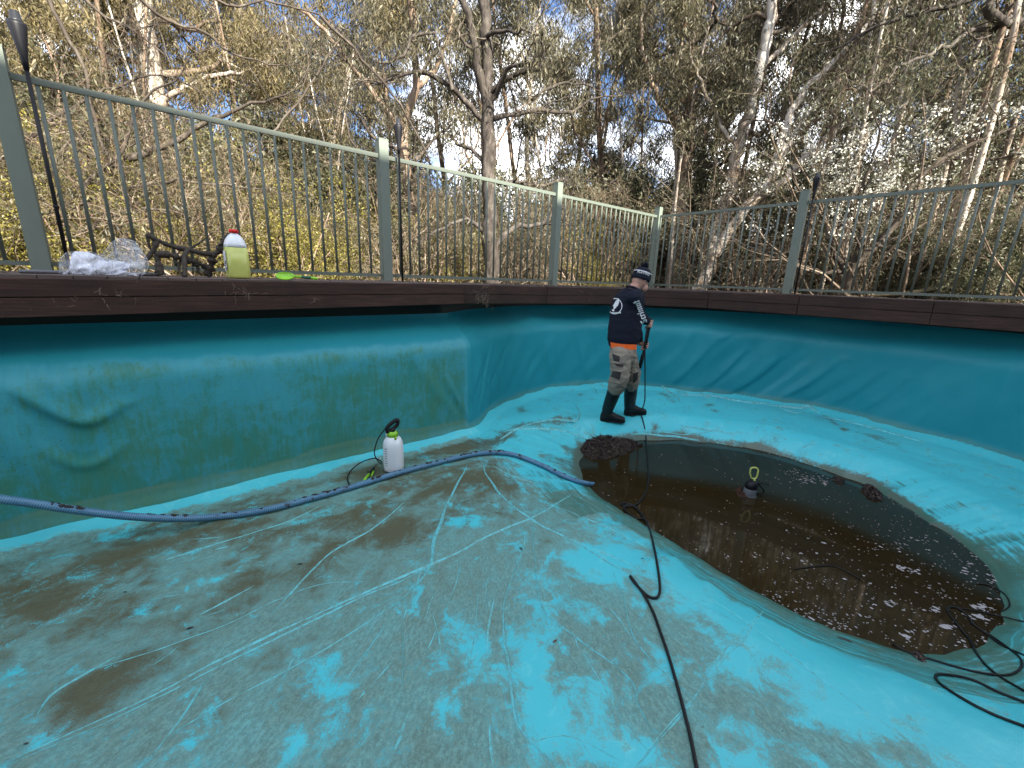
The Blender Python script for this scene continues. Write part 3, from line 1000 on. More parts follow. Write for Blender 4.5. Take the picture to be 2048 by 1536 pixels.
while b < 10.5:                                        # boards of the long side
    P0, P1 = ab(-0.22, b), ab(-0.22, b + bw - gap)
    l0, l1 = fascia_cross(P0, ND), fascia_cross(P1, ND)
    if l0 and l1 and l0 < 1.9 and l1 < 1.9:
        deck_board(P0, P1, ND, l0 - 0.012, l1 - 0.012, DECK_Z + random.uniform(-.0012, .0012))
        last_b = b
    elif l0 is None or l1 is None:
        pass
    b += bw
first_b = next(x for x in np.arange(-0.30, 3, bw) if (fascia_cross(ab(-0.22, x), ND) or 9) < 1.9 and (fascia_cross(ab(-0.22, x + bw - gap), ND) or 9) < 1.9)
a_start = 1.9 - 0.22
for k, a0 in enumerate(np.arange(-0.22, a_start, bw)):   # corner infill runs along the short side's boards
    pass
a = -0.22
while a < 7.0:                                         # boards of the short side
    P0, P1 = ab(a, -0.22), ab(a + bw - gap, -0.22)
    l0, l1 = fascia_cross(P0, NE), fascia_cross(P1, NE)
    lim = first_b + 0.22 - 0.004
    if l0 is None or l0 > lim and a < a_start + 0.4:
        l0 = lim
    if l1 is None or l1 > lim and a < a_start + 0.4:
        l1 = lim
    if l0 and l1 and l0 < 4 and l1 < 4:
        deck_board(P0, P1, NE, min(l0, lim) - 0.012 if a < a_start else l0 - 0.012, min(l1, lim) - 0.012 if a < a_start else l1 - 0.012, DECK_Z + random.uniform(-.0012, .0012))
    a += bw
# joists under the boards: a dark under-deck that closes the gap to the recess sheet
def deck_ring():
    """The deck where it goes on round the back of the pool, out of the picture."""
    s0 = WS[np.argmin(np.linalg.norm(WALLP - FV[-1][0], axis=1))] - 0.1
    s = np.arange(s0, WS[-1], 0.25)
    base = np.stack([np.interp(s, WS, WALLP[:, k]) for k in (0, 1)], 1)
    nr = np.stack([np.interp(s, WS, WN[:, k]) for k in (0, 1)], 1)
    V, Q = [], []
    for p, n in zip(base, nr):
        q0, q1 = p + n * 0.08, p - n * 1.2
        V += [(*q0, 1.30), (*q0, DECK_Z - 0.004), (*q1, DECK_Z - 0.004)]
    for i in range(len(base) - 1):
        Q += [(3 * i, 3 * i + 3, 3 * i + 4, 3 * i + 1), (3 * i + 1, 3 * i + 4, 3 * i + 5, 3 * i + 2)]
    obj("deck_ring", quads_mesh("deck_ring", V, Q), M_DECK, deck)
deck_ring()

# ------------------------------------------------------------------ fence
fence = thing("pool_fence", (*D0, DECK_Z), "pale green metal pool fence with thin vertical bars and square posts on the deck", "fence")
POST_H = 1.33
post_b = [9.84, 7.38, 4.92, 2.46, 0.0]
post_a = [2.17, 4.63]
posts = [ab(0, b) for b in post_b] + [ab(a, 0) for a in post_a]
pm = MB()
pm.box((0, 0, POST_H / 2), 0.095, 0.095, POST_H)
pm.box((0, 0, POST_H + 0.004), 0.099, 0.099, 0.008)
post_me = pm.mesh("post")
for p in posts:
    o = obj("post", post_me, M_POST, fence)
    o.location = (*p, DECK_Z + 0.001)
    o.rotation_euler = (0, 0, TH)
bar_me = MB()
bar_me.tube([(0, 0, 0), (0, 0, 1.10)], 0.0112, 8)
bar_me = bar_me.mesh("fence_bar", True)
def rail_bar(p, q, z, h, w, name):
    e = q - p
    l = np.linalg.norm(e)
    m = MB()
    m.box((0, 0, 0), l, w, h)
    o = m.build(name, M_FENCE, fence)
    o.location = (*((p + q) / 2), z)
    o.rotation_euler = (0, 0, math.atan2(e[1], e[0]))
def panel(p, q, n):
    e = (q - p) / np.linalg.norm(q - p)
    p, q = p + e * 0.048, q - e * 0.048
    rail_bar(p, q, EYE + 1.118, 0.038, 0.026, "top_rail")
    rail_bar(p, q, EYE - 0.012, 0.030, 0.026, "bottom_rail")
    for k in range(1, n + 1):
        c = p + (q - p) * k / (n + 1)
        o = obj("fence_bar", bar_me, M_FENCE, fence)
        o.location = (*c, EYE + 0.001)
        o.rotation_euler = (random.gauss(0, .003), random.gauss(0, .003), 0)
for i in range(4):
    panel(posts[i], posts[i + 1], 20)
panel(posts[4], posts[5], 17)
panel(posts[5], posts[6], 20)

# ------------------------------------------------------------------ ground beyond the deck
M = Mat("leaf_litter_ground")
g1, g2 = M.noise(1.2, 6), M.noise(28, 6, 0.7)
M.P(color=M.mix(g2, M.mix(g1, (0.035, 0.026, 0.014), (0.07, 0.055, 0.03)), (0.12, 0.095, 0.06)), rough=0.95, normal=M.bump(g2, 0.8, 0.05))
M_GROUND = M.m
def ground_z(x, y):
    r = np.hypot(x, y)
    return 0.85 + 0.025 * np.maximum(r - 8, 0) + (fbm(np.asarray(x) + 50, np.asarray(y) + 50, 0.25, 71, 3) - 0.5) * 0.5 + 0.10 * np.maximum(r - 60, 0)
def build_ground():
    rs = np.r_[np.linspace(3.0, 20, 60), np.geomspace(21, 420, 30)]
    th = np.linspace(0, 2 * math.pi, 181)[:-1]
    R, T = np.meshgrid(rs, th, indexing='ij')
    cx, cy = ab(3.5, 4.8)
    X, Y = cx + R * np.cos(T), cy + R * np.sin(T)
    Z = ground_z(X, Y)
    n, m = R.shape
    i, j = np.meshgrid(np.arange(n - 1), np.arange(m), indexing='ij')
    Q = np.stack([i * m + j, (i + 1) * m + j, (i + 1) * m + (j + 1) % m, i * m + (j + 1) % m], -1).reshape(-1, 4)
    P = np.stack([X.ravel(), Y.ravel()], 1)
    a, b = to_ab(P)
    bad = (a > -0.1) & (b > -0.1) & (a < 7.4) & (b < 11.0)
    Q = Q[~bad[Q].all(1)]
    zz = Z.ravel()
    zz = np.where(bad, np.minimum(zz, 0.9), zz)
    keepers = ~bad[Q].any(1)
    V = np.c_[P, zz]
    o = obj("ground", quads_mesh("ground", V, Q[keepers], True), M_GROUND)
    tag(o, "bush floor of leaf litter beyond the fence", kind='structure')
build_ground()
# ------------------------------------------------------------------ house behind the viewer: unseen, added to shade the pool
M = Mat("weatherboard_paint")
w_ = M.node("ShaderNodeTexWave", {"Vector": M.coord((0, 0, 1)), "Scale": 2.2}, wave_type='BANDS', bands_direction='Z').outputs["Fac"]
M.P(color=(0.42, 0.40, 0.36), rough=0.7, normal=M.bump(w_, 0.5, 0.02))
M_BLOCKER = M.m
M_ROOF = simple("grey_roof_iron", (0.16, 0.17, 0.17), 0.5, 0.1, 4)
def build_sun_blocker():
    ux, uy = math.cos(SUN_AZ), math.sin(SUN_AZ)
    c = np.array([ux * 8.2, uy * 8.2])
    rot = SUN_AZ
    h = thing("sun_blocker", (c[0], c[1], 2.9), "added unseen weatherboard house that stands behind the viewer and shades the pool", "sun_blocker")
    h.rotation_euler = (0, 0, rot)
    m = MB()
    m.box((0, .2, 1.5), 7, 14.6, 7.4)
    o = obj("wall", m.mesh("blocker_wall"), M_BLOCKER)
    o.parent = h
    m = MB()
    V = [(-4.0, -7.9, 5.15), (4.0, -7.9, 5.15), (0, -7.9, 7.7), (-4.0, 8.3, 5.15), (4.0, 8.3, 5.15), (0, 8.3, 7.7)]
    m.add(V, [(0, 1, 2), (3, 5, 4), (0, 2, 5, 3), (1, 4, 5, 2), (0, 3, 4, 1)])
    o = obj("roof", m.mesh("blocker_roof"), M_ROOF)
    o.parent = h
    for k in range(4):
        m = MB()
        m.box((-3.53, -5.2 + 3.6 * k, 2.6), 0.06, 1.5, 1.4)
        o = obj("window", m.mesh("blocker_window"), M_DARK)
        o.parent = h
build_sun_blocker()

# ------------------------------------------------------------------ trees
def leaf_mat(name, c0, c1, c2, trans=0.35, rough=0.5):
    M = Mat(name)
    r = M.island()
    c = M.ramp(r, (0.0, c0), (0.55, c1), (1.0, c2))
    c = M.mix(M.math('MULTIPLY', M.objrand(), 0.3), c, c1)
    M.P(color=c, rough=rough, spec=0.4)
    t = M.node("ShaderNodeBsdfTranslucent", {"Color": c})
    mx = M.node("ShaderNodeMixShader", {0: trans, 1: M.b.outputs[0], 2: t.outputs[0]})
    M.nt.links.new(mx.outputs[0], M.out.inputs["Surface"])
    return M.m
def bark_mat(name, c0, c1, c2, stretch=(9, 9, 1.1), scale=1.0, bump=0.4):
    M = Mat(name)
    v = M.coord(stretch)
    n = M.noise(scale, 5, 0.6, v, 0.5)
    n2 = M.noise(scale * 0.35, 3, 0.5, v)
    c = M.ramp(M.math('ADD', M.math('MULTIPLY', n, 0.65), M.math('MULTIPLY', n2, 0.35)), (0.36, c0), (0.5, c1), (0.62, c2))
    M.P(color=c, rough=0.85, spec=0.2, normal=M.bump(n, bump, 0.02))
    return M.m
L_GUM = leaf_mat("gum_leaves", (0.035, 0.036, 0.020), (0.105, 0.096, 0.055), (0.23, 0.20, 0.125))
L_OLIVE = leaf_mat("olive_leaves", (0.055, 0.046, 0.022), (0.14, 0.115, 0.05), (0.27, 0.215, 0.11))
L_DARK = leaf_mat("dark_leaves", (0.035, 0.042, 0.022), (0.085, 0.09, 0.048), (0.17, 0.165, 0.09))
L_YELLOW = leaf_mat("wattle_leaves", (0.08, 0.075, 0.022), (0.16, 0.145, 0.04), (0.36, 0.31, 0.06))
L_RED = leaf_mat("dead_red_leaves", (0.06, 0.025, 0.014), (0.12, 0.05, 0.03), (0.17, 0.085, 0.05))
L_BLOSSOM = leaf_mat("white_blossom", (0.50, 0.50, 0.42), (0.68, 0.68, 0.60), (0.80, 0.80, 0.74), 0.2)
B_GUM = bark_mat("pale_gum_bark", (0.13, 0.085, 0.055), (0.36, 0.31, 0.26), (0.52, 0.49, 0.44))
B_BROWN = bark_mat("brown_gum_bark", (0.07, 0.045, 0.03), (0.19, 0.135, 0.095), (0.36, 0.29, 0.23))
B_GREY = bark_mat("rough_grey_bark", (0.022, 0.018, 0.015), (0.055, 0.046, 0.039), (0.115, 0.10, 0.085), (12, 12, 5))
B_DARK = bark_mat("dark_bark", (0.030, 0.023, 0.019), (0.062, 0.050, 0.040), (0.12, 0.10, 0.08))
B_TWIG = bark_mat("grey_brown_twigs", (0.07, 0.05, 0.034), (0.14, 0.108, 0.078), (0.27, 0.225, 0.17), (4, 4, 2))

def unit(v):
    return v / max(1e-9, np.linalg.norm(v))

class Tree:
    def __init__(self, seed):
        self.rng = np.random.default_rng(seed)
        self.wood, self.fine = TM(), TM()
        self.tips = []
        self.nf = 0
    def path(self, p, d, L, n, wob, up):
        P = [np.asarray(p, float)]
        d = unit(np.asarray(d, float))
        for i in range(n):
            d = unit(d + self.rng.normal(0, wob, 3) + np.array([0, 0, up]))
            P.append(P[-1] + d * L / n)
        return np.array(P), d
    def branch(self, p, d, L, r, lvl, S):
        """S: list of per-level dicts."""
        s = S[lvl]
        n = s.get('n', 5)
        P, dend = self.path(p, d, L, n, s.get('wob', .25), s.get('up', .05))
        rad = np.linspace(r, max(r * s.get('taper', .35), 0.0016), n + 1)
        (self.wood if s.get('thick', r > 0.02) else self.fine).tube(P, rad, s.get('sides', 6 if r > 0.03 else (4 if r > .01 else 3)))
        if lvl + 1 < len(S):
            c = S[lvl + 1]
            k = int(self.rng.integers(c['k'][0], c['k'][1] + 1))
            for _ in range(k):
                t = self.rng.uniform(*c.get('at', (.3, 1.0)))
                i = min(n - 1, int(t * n))
                q = P[i] + (P[i + 1] - P[i]) * (t * n - i)
                dd = unit(P[i + 1] - P[i])
                side = unit(np.cross(dd, self.rng.normal(0, 1, 3)))
                ang = self.rng.uniform(*c.get('ang', (.5, 1.1)))
                nd = dd * math.cos(ang) + side * math.sin(ang)
                nd[2] += c.get('lift', 0)
                self.branch(q, nd, L * self.rng.uniform(*c.get('len', (.4, .65))) * (1.15 - 0.5 * t), max(0.0018, rad[i] * c.get('r', .5)), lvl + 1, S)
        if s.get('leafy'):
            for q in P[int(n * .35):]:
                self.tips.append(q)
    def leaves(self, per, spread, lw, droop=0.8, hang=0.25, frac=1.0):
        """Leaf faces: per tip, spread (m), lw = (length, width). Returns V, Q."""
        T = np.array(self.tips)
        if frac < 1:
            T = T[self.rng.random(len(T)) < frac]
        N = len(T) * per
        base = np.repeat(T, per, 0) + self.rng.normal(0, 1, (N, 3)) * np.array(spread)
        base[:, 2] -= np.abs(self.rng.normal(0, hang, N))
        d = self.rng.normal(0, 1, (N, 3))
        d /= np.linalg.norm(d, axis=1, keepdims=True)
        d = d * (1 - droop) + np.array([0, 0, -1.0]) * droop
        d /= np.linalg.norm(d, axis=1, keepdims=True)
        w = np.cross(d, self.rng.normal(0, 1, (N, 3)))
        w /= np.maximum(np.linalg.norm(w, axis=1, keepdims=True), 1e-6)
        l = lw[0] * self.rng.uniform(.6, 1.35, (N, 1))
        ww = lw[1] * self.rng.uniform(.7, 1.3, (N, 1))
        bend = np.cross(d, w) * l * self.rng.normal(0, .15, (N, 1))
        V = np.stack([base, base + d * l * .45 + w * ww / 2 + bend, base + d * l, base + d * l * .45 - w * ww / 2 + bend], 1).reshape(-1, 3)
        return V, np.arange(N * 4).reshape(-1, 4)

def make_tree(name, T, loc, label, cat, group, bark, leaf_sets, fine_mat=None, kind=None):
    """leaf_sets: [(part name, (V,Q), material)]"""
    t = thing(name, loc, label, cat, group, kind)
    if T.wood.V:
        o = obj("trunk", T.wood.mesh("trunk"), bark)
        o.parent = t
    if T.fine.V:
        o = obj("branches", T.fine.mesh("branches"), fine_mat or bark)
        o.parent = t
    for nm, (V, Q), m in leaf_sets:
        o = obj(nm, quads_mesh(nm, V, Q), m)
        o.parent = t
    return t
def copy_thing(t, loc, rot, scale, label=None, group=None):
    c = t.copy()
    COL.objects.link(c)
    c.location = [float(q) for q in loc]
    c.rotation_euler = rot
    c.scale = scale if hasattr(scale, '__len__') else (scale,) * 3
    if label:
        c['label'] = label
    if group:
        c['group'] = group
    for ch in t.children:
        d = ch.copy()
        COL.objects.link(d)
        d.parent = c
    return c

# --- forest gums: a few kinds, then copies
G_GUM = "slender gum trees in the bush beyond the fence"
def gum_proto(seed, H, r, per, leaf, bark, lw, label, lean=0.06, dens=(9, 12), crown_from=.30):
    T = Tree(seed)
    S = [dict(n=9, wob=.05, up=.05, taper=.30, sides=8, thick=True),
         dict(k=dens, at=(crown_from, 1.0), ang=(.45, 1.0), len=(.26, .42), r=.42, n=6, wob=.22, up=.05),
         dict(k=(5, 7), at=(.3, 1.0), ang=(.4, 1.0), len=(.38, .6), r=.5, n=5, wob=.3, up=.02, thick=False),
         dict(k=(4, 5), at=(.3, 1.0), ang=(.4, 1.1), len=(.4, .65), r=.5, n=4, wob=.35, up=-.10, leafy=True, thick=False)]
    T.branch((0, 0, 0), (lean, 0, 1), H, r, 0, S)
    sp = H * .0135
    ls = [("foliage", T.leaves(per * 3, (sp, sp, sp * .8), lw, .55, H * .008, .34), leaf)]
    return make_tree("gum_tree", T, (0, 0, -50), label, "tree", G_GUM, bark, ls, B_TWIG if bark is not B_DARK else B_DARK)
# --- trees whose limbs can be followed in the photograph, built at their surveyed distance
SUB = [dict(),
       dict(k=(5, 7), at=(.15, 1.0), ang=(.5, 1.2), len=(.28, .5), r=.42, n=7, wob=.30, up=.03, thick=False),
       dict(k=(3, 5), at=(.25, 1.0), ang=(.4, 1.1), len=(.4, .65), r=.5, n=5, wob=.33, up=0.0, thick=False),
       dict(k=(2, 4), at=(.3, 1.0), ang=(.4, 1.1), len=(.4, .7), r=.55, n=4, wob=.35, up=-.03, leafy=True, thick=False)]
def limb(T, pts, w0, w1, depth, dz=0.0, sub=SUB, kids=(5, 7), sides=8, wob=0.02, kid_len=None, at=(.15, 1.0)):
    """A limb through pixels pts at a depth (it may drift by dz along its length); w0, w1 its width in pixels."""
    n = len(pts)
    P = np.array([at_depth(x, y, depth + dz * i / (n - 1)) for i, (x, y) in enumerate(pts)])
    P = resample(catmull(P, 5), 0.16)
    m = len(P)
    P[1:-1] += T.rng.normal(0, wob, (m - 2, 3))
    d = depth + dz * np.linspace(0, 1, m)
    rad = np.linspace(w0, w1, m) / 2 / F_PX * d
    rad *= 1 + T.rng.normal(0, .05, m)
    T.wood.tube(P, rad, sides)
    L = np.linalg.norm(np.diff(P, axis=0), axis=1).sum()
    if kids:
        for _ in range(int(T.rng.integers(*kids)) if kids[1] > kids[0] else kids[0]):
            t = T.rng.uniform(*at)
            i = min(m - 2, int(t * (m - 1)))
            dd = unit(P[i + 1] - P[i])
            side = unit(np.cross(dd, T.rng.normal(0, 1, 3)))
            ang = T.rng.uniform(.5, 1.2)
            T.branch(P[i], dd * math.cos(ang) + side * math.sin(ang), (kid_len or L * .45) * T.rng.uniform(.6, 1.2), max(.004, rad[i] * .45), 1, sub)
        T.branch(P[-1], unit(P[-1] - P[-2]), (kid_len or L * .4), max(.004, rad[-1] * .9), 1, sub)
    return P

def hero(seed):
    return Tree(seed)

# the straight dark trunk with crooked side limbs in the middle
T = hero(11)
d = 8.6
limb(T, [(984, 620), (984, 545), (981, 470), (978, 400), (976, 300), (975, 200), (972, 100), (968, 0), (962, -160)], 31, 15, d, kids=(4, 5), kid_len=1.5, at=(.45, 1))
limb(T, [(974, 210), (957, 145), (948, 80), (936, 32), (912, -25), (900, -120)], 16, 9, d, -.4, kids=(3, 4))
limb(T, [(962, 88), (985, 68), (1024, 61), (1064, 66)], 8, 4, d, -.6, kids=(4, 5))
limb(T, [(983, 182), (1010, 160), (1036, 146), (1078, 137), (1087, 100)], 11, 6, d, -.5, kids=(4, 6))
limb(T, [(984, 238), (1040, 226), (1082, 216), (1110, 222), (1162, 214), (1182, 198)], 10, 4, d, .6, kids=(4, 6))
limb(T, [(970, 243), (932, 205), (882, 158), (842, 142), (792, 152), (765, 165)], 11, 5, d, -.3, kids=(5, 7))
limb(T, [(905, 180), (885, 120), (870, 75), (825, 62), (812, 105), (790, 118)], 7, 4, d - .2, -.3, kids=(3, 5))
limb(T, [(1064, 200), (1072, 195), (1105, 172), (1150, 165), (1180, 172)], 6, 3, d + .3, .3, kids=(3, 4))
limb(T, [(975, 330), (940, 300), (915, 290), (900, 270)], 8, 4, d, .5, kids=(4, 5))
limb(T, [(980, 372), (1035, 362), (1080, 372), (1130, 360)], 9, 5, d, .8, kids=(4, 5))
limb(T, [(982, 480), (940, 440), (900, 450), (860, 470)], 9, 4, d, -.6, kids=(5, 6))
limb(T, [(984, 500), (1020, 460), (1075, 450), (1120, 420)], 12, 6, d, .7, kids=(5, 6))
make_tree("grey_barked_tree", T, (0, 0, 0), "straight rough grey tree with crooked dark side limbs behind the middle of the fence", "tree", None, B_GREY,
          [("foliage", T.leaves(4, (.13, .13, .10), (.10, .016), .6, .10, .5), L_GUM)], B_DARK)

# tall pale gum on the left
T = hero(12)
limb(T, [(352, 640), (350, 545), (345, 440), (325, 300), (308, 180), (295, 80), (285, 0), (278, -140)], 42, 24, 13, kids=(7, 8), kid_len=3.0, at=(.4, 1))
limb(T, [(322, 200), (370, 176), (420, 153), (500, 143), (540, 120)], 10, 5, 13, .3, kids=(6, 8))
limb(T, [(300, 130), (262, 90), (235, 40), (215, -20)], 12, 6, 13, .3, kids=(6, 8))
limb(T, [(300, 230), (255, 205), (190, 185), (140, 180)], 7, 4, 13, -.6, kids=(5, 6))
make_tree("gum_tree", T, (0, 0, 0), "thick pale gum tree with peeling bark behind the long fence panel on the left", "tree", None, B_GUM,
          [("foliage", T.leaves(22, (.20, .20, .15), (.17, .026), .55, .14, .6), L_OLIVE)], B_TWIG)

# bare bush with long dark boughs behind the left fence
T = hero(13)
d = 6.3
SB = [dict(),
      dict(k=(6, 8), at=(.1, 1.0), ang=(.4, 1.1), len=(.35, .6), r=.5, n=7, wob=.22, up=.02, thick=False),
      dict(k=(4, 5), at=(.2, 1.0), ang=(.4, 1.0), len=(.45, .7), r=.55, n=5, wob=.25, up=0.0, thick=False),
      dict(k=(2, 3), at=(.3, 1.0), ang=(.4, 1.0), len=(.4, .7), r=.6, n=4, wob=.3, up=-.02, thick=False, leafy=True)]
for pts, w0, w1, dz in [
    ([(-60, 470), (20, 455), (95, 435), (165, 378), (225, 328), (330, 292), (440, 232), (570, 190)], 26, 4, .8),
    ([(95, 436), (180, 402), (280, 372), (380, 362), (500, 378)], 12, 4, .9),
    ([(95, 436), (70, 360), (35, 300), (0, 270)], 10, 5, .3),
    ([(165, 378), (240, 305), (262, 245), (275, 215), (330, 170)], 9, 4, .2),
    ([(80, -40), (128, 60), (166, 130), (183, 220), (205, 285), (240, 340), (262, 400)], 8, 6, .2),
    ([(150, -30), (205, 30), (270, 60), (330, 110)], 7, 3, .4),
    ([(100, 432), (150, 470), (240, 430), (330, 420), (430, 455)], 9, 4, .4),
    ([(60, 450), (120, 300), (200, 250), (310, 240)], 7, 3, .9),
    ([(-40, 330), (30, 300), (110, 240), (190, 190), (300, 150)], 9, 4, .6),
    ([(250, -30), (330, 40), (400, 60), (470, 110), (560, 130)], 7, 3, 1.2),
    ([(380, -20), (470, 10), (540, 0), (640, 30)], 6, 3, 1.4),
    ([(640, 30), (690, 80), (745, 140), (800, 210), (850, 300)], 6, 4, 1.0),
    ([(540, 270), (600, 200), (640, 140), (670, 90)], 5, 3, 1.0)]:
    limb(T, pts, w0 * .8, w1 * .8, d, dz, SB, (5, 7), 6, .015, 1.0)
make_tree("bare_tree", T, (0, 0, 0), "bare spreading tree with long dark boughs close behind the left fence panel", "tree", None, B_DARK,
          [("foliage", T.leaves(1, (.05, .05, .05), (.05, .012), .4, .03, .25), L_RED)], B_DARK)

# brown leaning trunk left of the middle
T = hero(14)
limb(T, [(850, 640), (845, 560), (822, 400), (806, 280), (812, 240), (832, 168), (826, 60), (815, -60)], 22, 11, 11, kids=(6, 8), kid_len=2.4, at=(.35, 1))
limb(T, [(830, 180), (870, 140), (900, 60), (915, -20)], 10, 5, 11, .3, kids=(5, 7))
limb(T, [(806, 280), (760, 200), (700, 130), (650, 60), (600, 20)], 10, 5, 11, -.3, kids=(7, 8))
make_tree("gum_tree", T, (0, 0, 0), "brown barked gum tree beside the torch left of the middle post", "tree", None, B_BROWN,
          [("foliage", T.leaves(17, (.16, .16, .12), (.15, .022), .55, .12, .6), L_GUM)], B_DARK)

# gums on the right
T = hero(15)
limb(T, [(1352, 640), (1356, 560), (1361, 440), (1372, 330), (1380, 200), (1386, 100), (1392, -80)], 30, 14, 12.5, kids=(8, 9), kid_len=2.6, at=(.4, 1))
limb(T, [(1374, 290), (1350, 250), (1310, 180), (1285, 110), (1282, 40)], 12, 6, 12.5, -.3, kids=(6, 8))
limb(T, [(1378, 215), (1420, 150), (1455, 110), (1530, 60)], 10, 5, 12.5, .2, kids=(6, 8))
make_tree("gum_tree", T, (0, 0, 0), "upright brown and white gum trunk right of the fence corner", "tree", None, B_BROWN,
          [("foliage", T.leaves(19, (.17, .17, .12), (.14, .022), .55, .12, .6), L_GUM), ("dead_foliage", T.leaves(2, (.25, .25, .2), (.12, .025), .7, .2, .3), L_RED)], B_DARK)
T = hero(16)
limb(T, [(1385, 650), (1402, 575), (1427, 480), (1456, 390), (1481, 280), (1506, 190), (1531, 90), (1546, 0), (1560, -120)], 27, 14, 11.5, kids=(8, 9), kid_len=2.4, at=(.5, 1))
limb(T, [(1520, 140), (1600, 60), (1650, 10), (1700, -50)], 10, 5, 11.5, .3, kids=(6, 8))
limb(T, [(1480, 300), (1440, 250), (1400, 160), (1380, 110)], 8, 4, 11.5, -.5, kids=(5, 6))
make_tree("gum_tree", T, (0, 0, 0), "white leaning gum trunk between the fence corner and the right post", "tree", None, B_GUM,
          [("foliage", T.leaves(19, (.17, .17, .12), (.14, .022), .55, .12, .6), L_GUM)], B_TWIG)
T = hero(17)
limb(T, [(1370, 660), (1395, 585), (1440, 490), (1500, 406), (1560, 366), (1612, 314), (1655, 278), (1705, 232), (1790, 150)], 24, 7, 10.2, .6, kids=(6, 8), kid_len=1.8, at=(.5, 1))
limb(T, [(1530, 385), (1553, 320), (1582, 230), (1612, 180), (1682, 108), (1742, 40), (1800, -20)], 15, 7, 10.3, .4, kids=(7, 8), kid_len=1.8)
limb(T, [(1545, 360), (1570, 300), (1630, 210), (1700, 140), (1780, 110)], 11, 5, 10.3, .8, kids=(6, 8), kid_len=1.8)
make_tree("gum_tree", T, (0, 0, 0), "curved gum tree that leans far to the right over the right fence", "tree", None, B_GUM,
          [("foliage", T.leaves(15, (.15, .15, .11), (.13, .02), .55, .1, .6), L_GUM)], B_BROWN)

# tree in white blossom
T = hero(18)
d = 8.2
SW = [dict(),
      dict(k=(6, 8), at=(.15, 1.0), ang=(.4, 1.1), len=(.35, .6), r=.5, n=7, wob=.24, up=.05, thick=False),
      dict(k=(4, 6), at=(.2, 1.0), ang=(.4, 1.1), len=(.45, .7), r=.55, n=5, wob=.28, up=0.03, thick=False, leafy=True),
      dict(k=(2, 4), at=(.3, 1.0), ang=(.4, 1.1), len=(.4, .7), r=.6, n=4, wob=.3, up=0.0, leafy=True, thick=False)]
for pts, w0, w1, dz, kids in [
    ([(1682, 680), (1688, 600), (1702, 540), (1742, 500), (1792, 450), (1816, 382), (1862, 330), (1925, 298), (2010, 262)], 21, 5, -.5, (8, 9)),
    ([(1698, 550), (1668, 505), (1652, 440), (1640, 370), (1660, 300)], 11, 4, .5, (6, 7)),
    ([(1705, 535), (1722, 470), (1708, 415), (1740, 330), (1760, 260)], 10, 4, -.5, (7, 8)),
    ([(1745, 497), (1800, 472), (1865, 440), (1940, 420), (2020, 380)], 8, 3, .6, (5, 6)),
    ([(1800, 430), (1850, 360), (1880, 290), (1900, 240)], 9, 4, .8, (7, 8)),
    ([(1690, 545), (1640, 545), (1590, 530)], 8, 4, -.4, (3, 4)),
    ([(1900, 310), (1980, 320), (2080, 290)], 7, 4, .2, (6, 7)),
    ([(1652, 440), (1600, 380), (1580, 320)], 6, 3, .3, (5, 6))]:
    limb(T, pts, w0, w1, d, dz, SW, kids, 7, .015, 1.25)
tips_all = list(T.tips)
T.tips = [p for p in tips_all if 205 < project(np.array(p)[None])[1][0] < 470]
make_tree("blossom_tree", T, (0, 0, 0), "fruit tree in white blossom behind the right fence panel", "tree", None, B_DARK,
          [("blossom", T.leaves(5, (.045, .045, .035), (.035, .032), .1, .01, .42), L_BLOSSOM), ("foliage", T.leaves(1, (.08, .08, .08), (.06, .02), .3, .05, .5), L_DARK)], B_DARK)

# the bough that hangs in at the top right
T = hero(19)
d = 8.0
limb(T, [(2330, 500), (2260, 200), (2150, 90), (2060, 52), (2000, 44), (1976, 20), (1995, -30), (1960, -90)], 30, 12, d, -.4, kids=(5, 6), kid_len=1.2, at=(.5, 1))
limb(T, [(2060, 52), (1962, 60), (1905, 86), (1850, 112), (1800, 130)], 10, 4, d, -.6, kids=(7, 8), kid_len=1.2)
limb(T, [(2120, 80), (2040, 90), (1960, 110), (1900, 150)], 8, 4, d, .3, kids=(6, 8), kid_len=1.1)
limb(T, [(1990, -20), (1900, 10), (1820, 30), (1740, 60), (1690, 90)], 9, 4, d, .6, kids=(7, 8), kid_len=1.2)
limb(T, [(2200, 170), (2100, 180), (2040, 170), (1990, 200)], 8, 4, d, .3, kids=(4, 6), kid_len=1.1)
make_tree("overhanging_tree", T, (0, 0, 0), "dark tree at the right edge whose boughs hang in at the top", "tree", None, B_GREY,
          [("foliage", T.leaves(4, (.12, .12, .10), (.085, .016), .55, .1, .7), L_DARK), ("fresh_foliage", T.leaves(2, (.12, .12, .10), (.085, .016), .55, .1, .4), L_GUM)], B_DARK)

# --- the mass of the bush
def bush_spot(px, dist):
    v = ray(px, 700)
    u = v[:2] / np.hypot(*v[:2])
    p = u * dist
    return np.array([p[0], p[1], float(ground_z(p[0], p[1])) - 0.15])
gums = [gum_proto(101, 15, .16, 14, L_GUM, B_GUM, (.24, .036), "slender gum tree in the dense bush beyond the fence"),
        gum_proto(102, 13, .13, 15, L_OLIVE, B_GUM, (.24, .036), "slender gum tree in the dense bush beyond the fence"),
        gum_proto(103, 14, .14, 14, L_GUM, B_BROWN, (.24, .036), "slender gum tree in the dense bush beyond the fence", .15),
        gum_proto(104, 12, .11, 16, L_OLIVE, B_BROWN, (.22, .034), "slender gum tree in the dense bush beyond the fence", .05, (8, 10), .2)]
rg = random.Random(21)
spots = []
for k in range(34):
    px = -250 + 2560 * ((k * 0.618034) % 1.0)
    dist = rg.uniform(14, 20) if k < 12 else rg.uniform(19, 34)
    spots.append((px, dist))
spots += [(1045, 19), (1120, 22), (1330, 21)]
keep_open = [(560, 90), (420, 60), (730, 60), (60, 50), (1010, 30), (1245, 35), (2030, 40)]      # where the sky shows through
used = set()
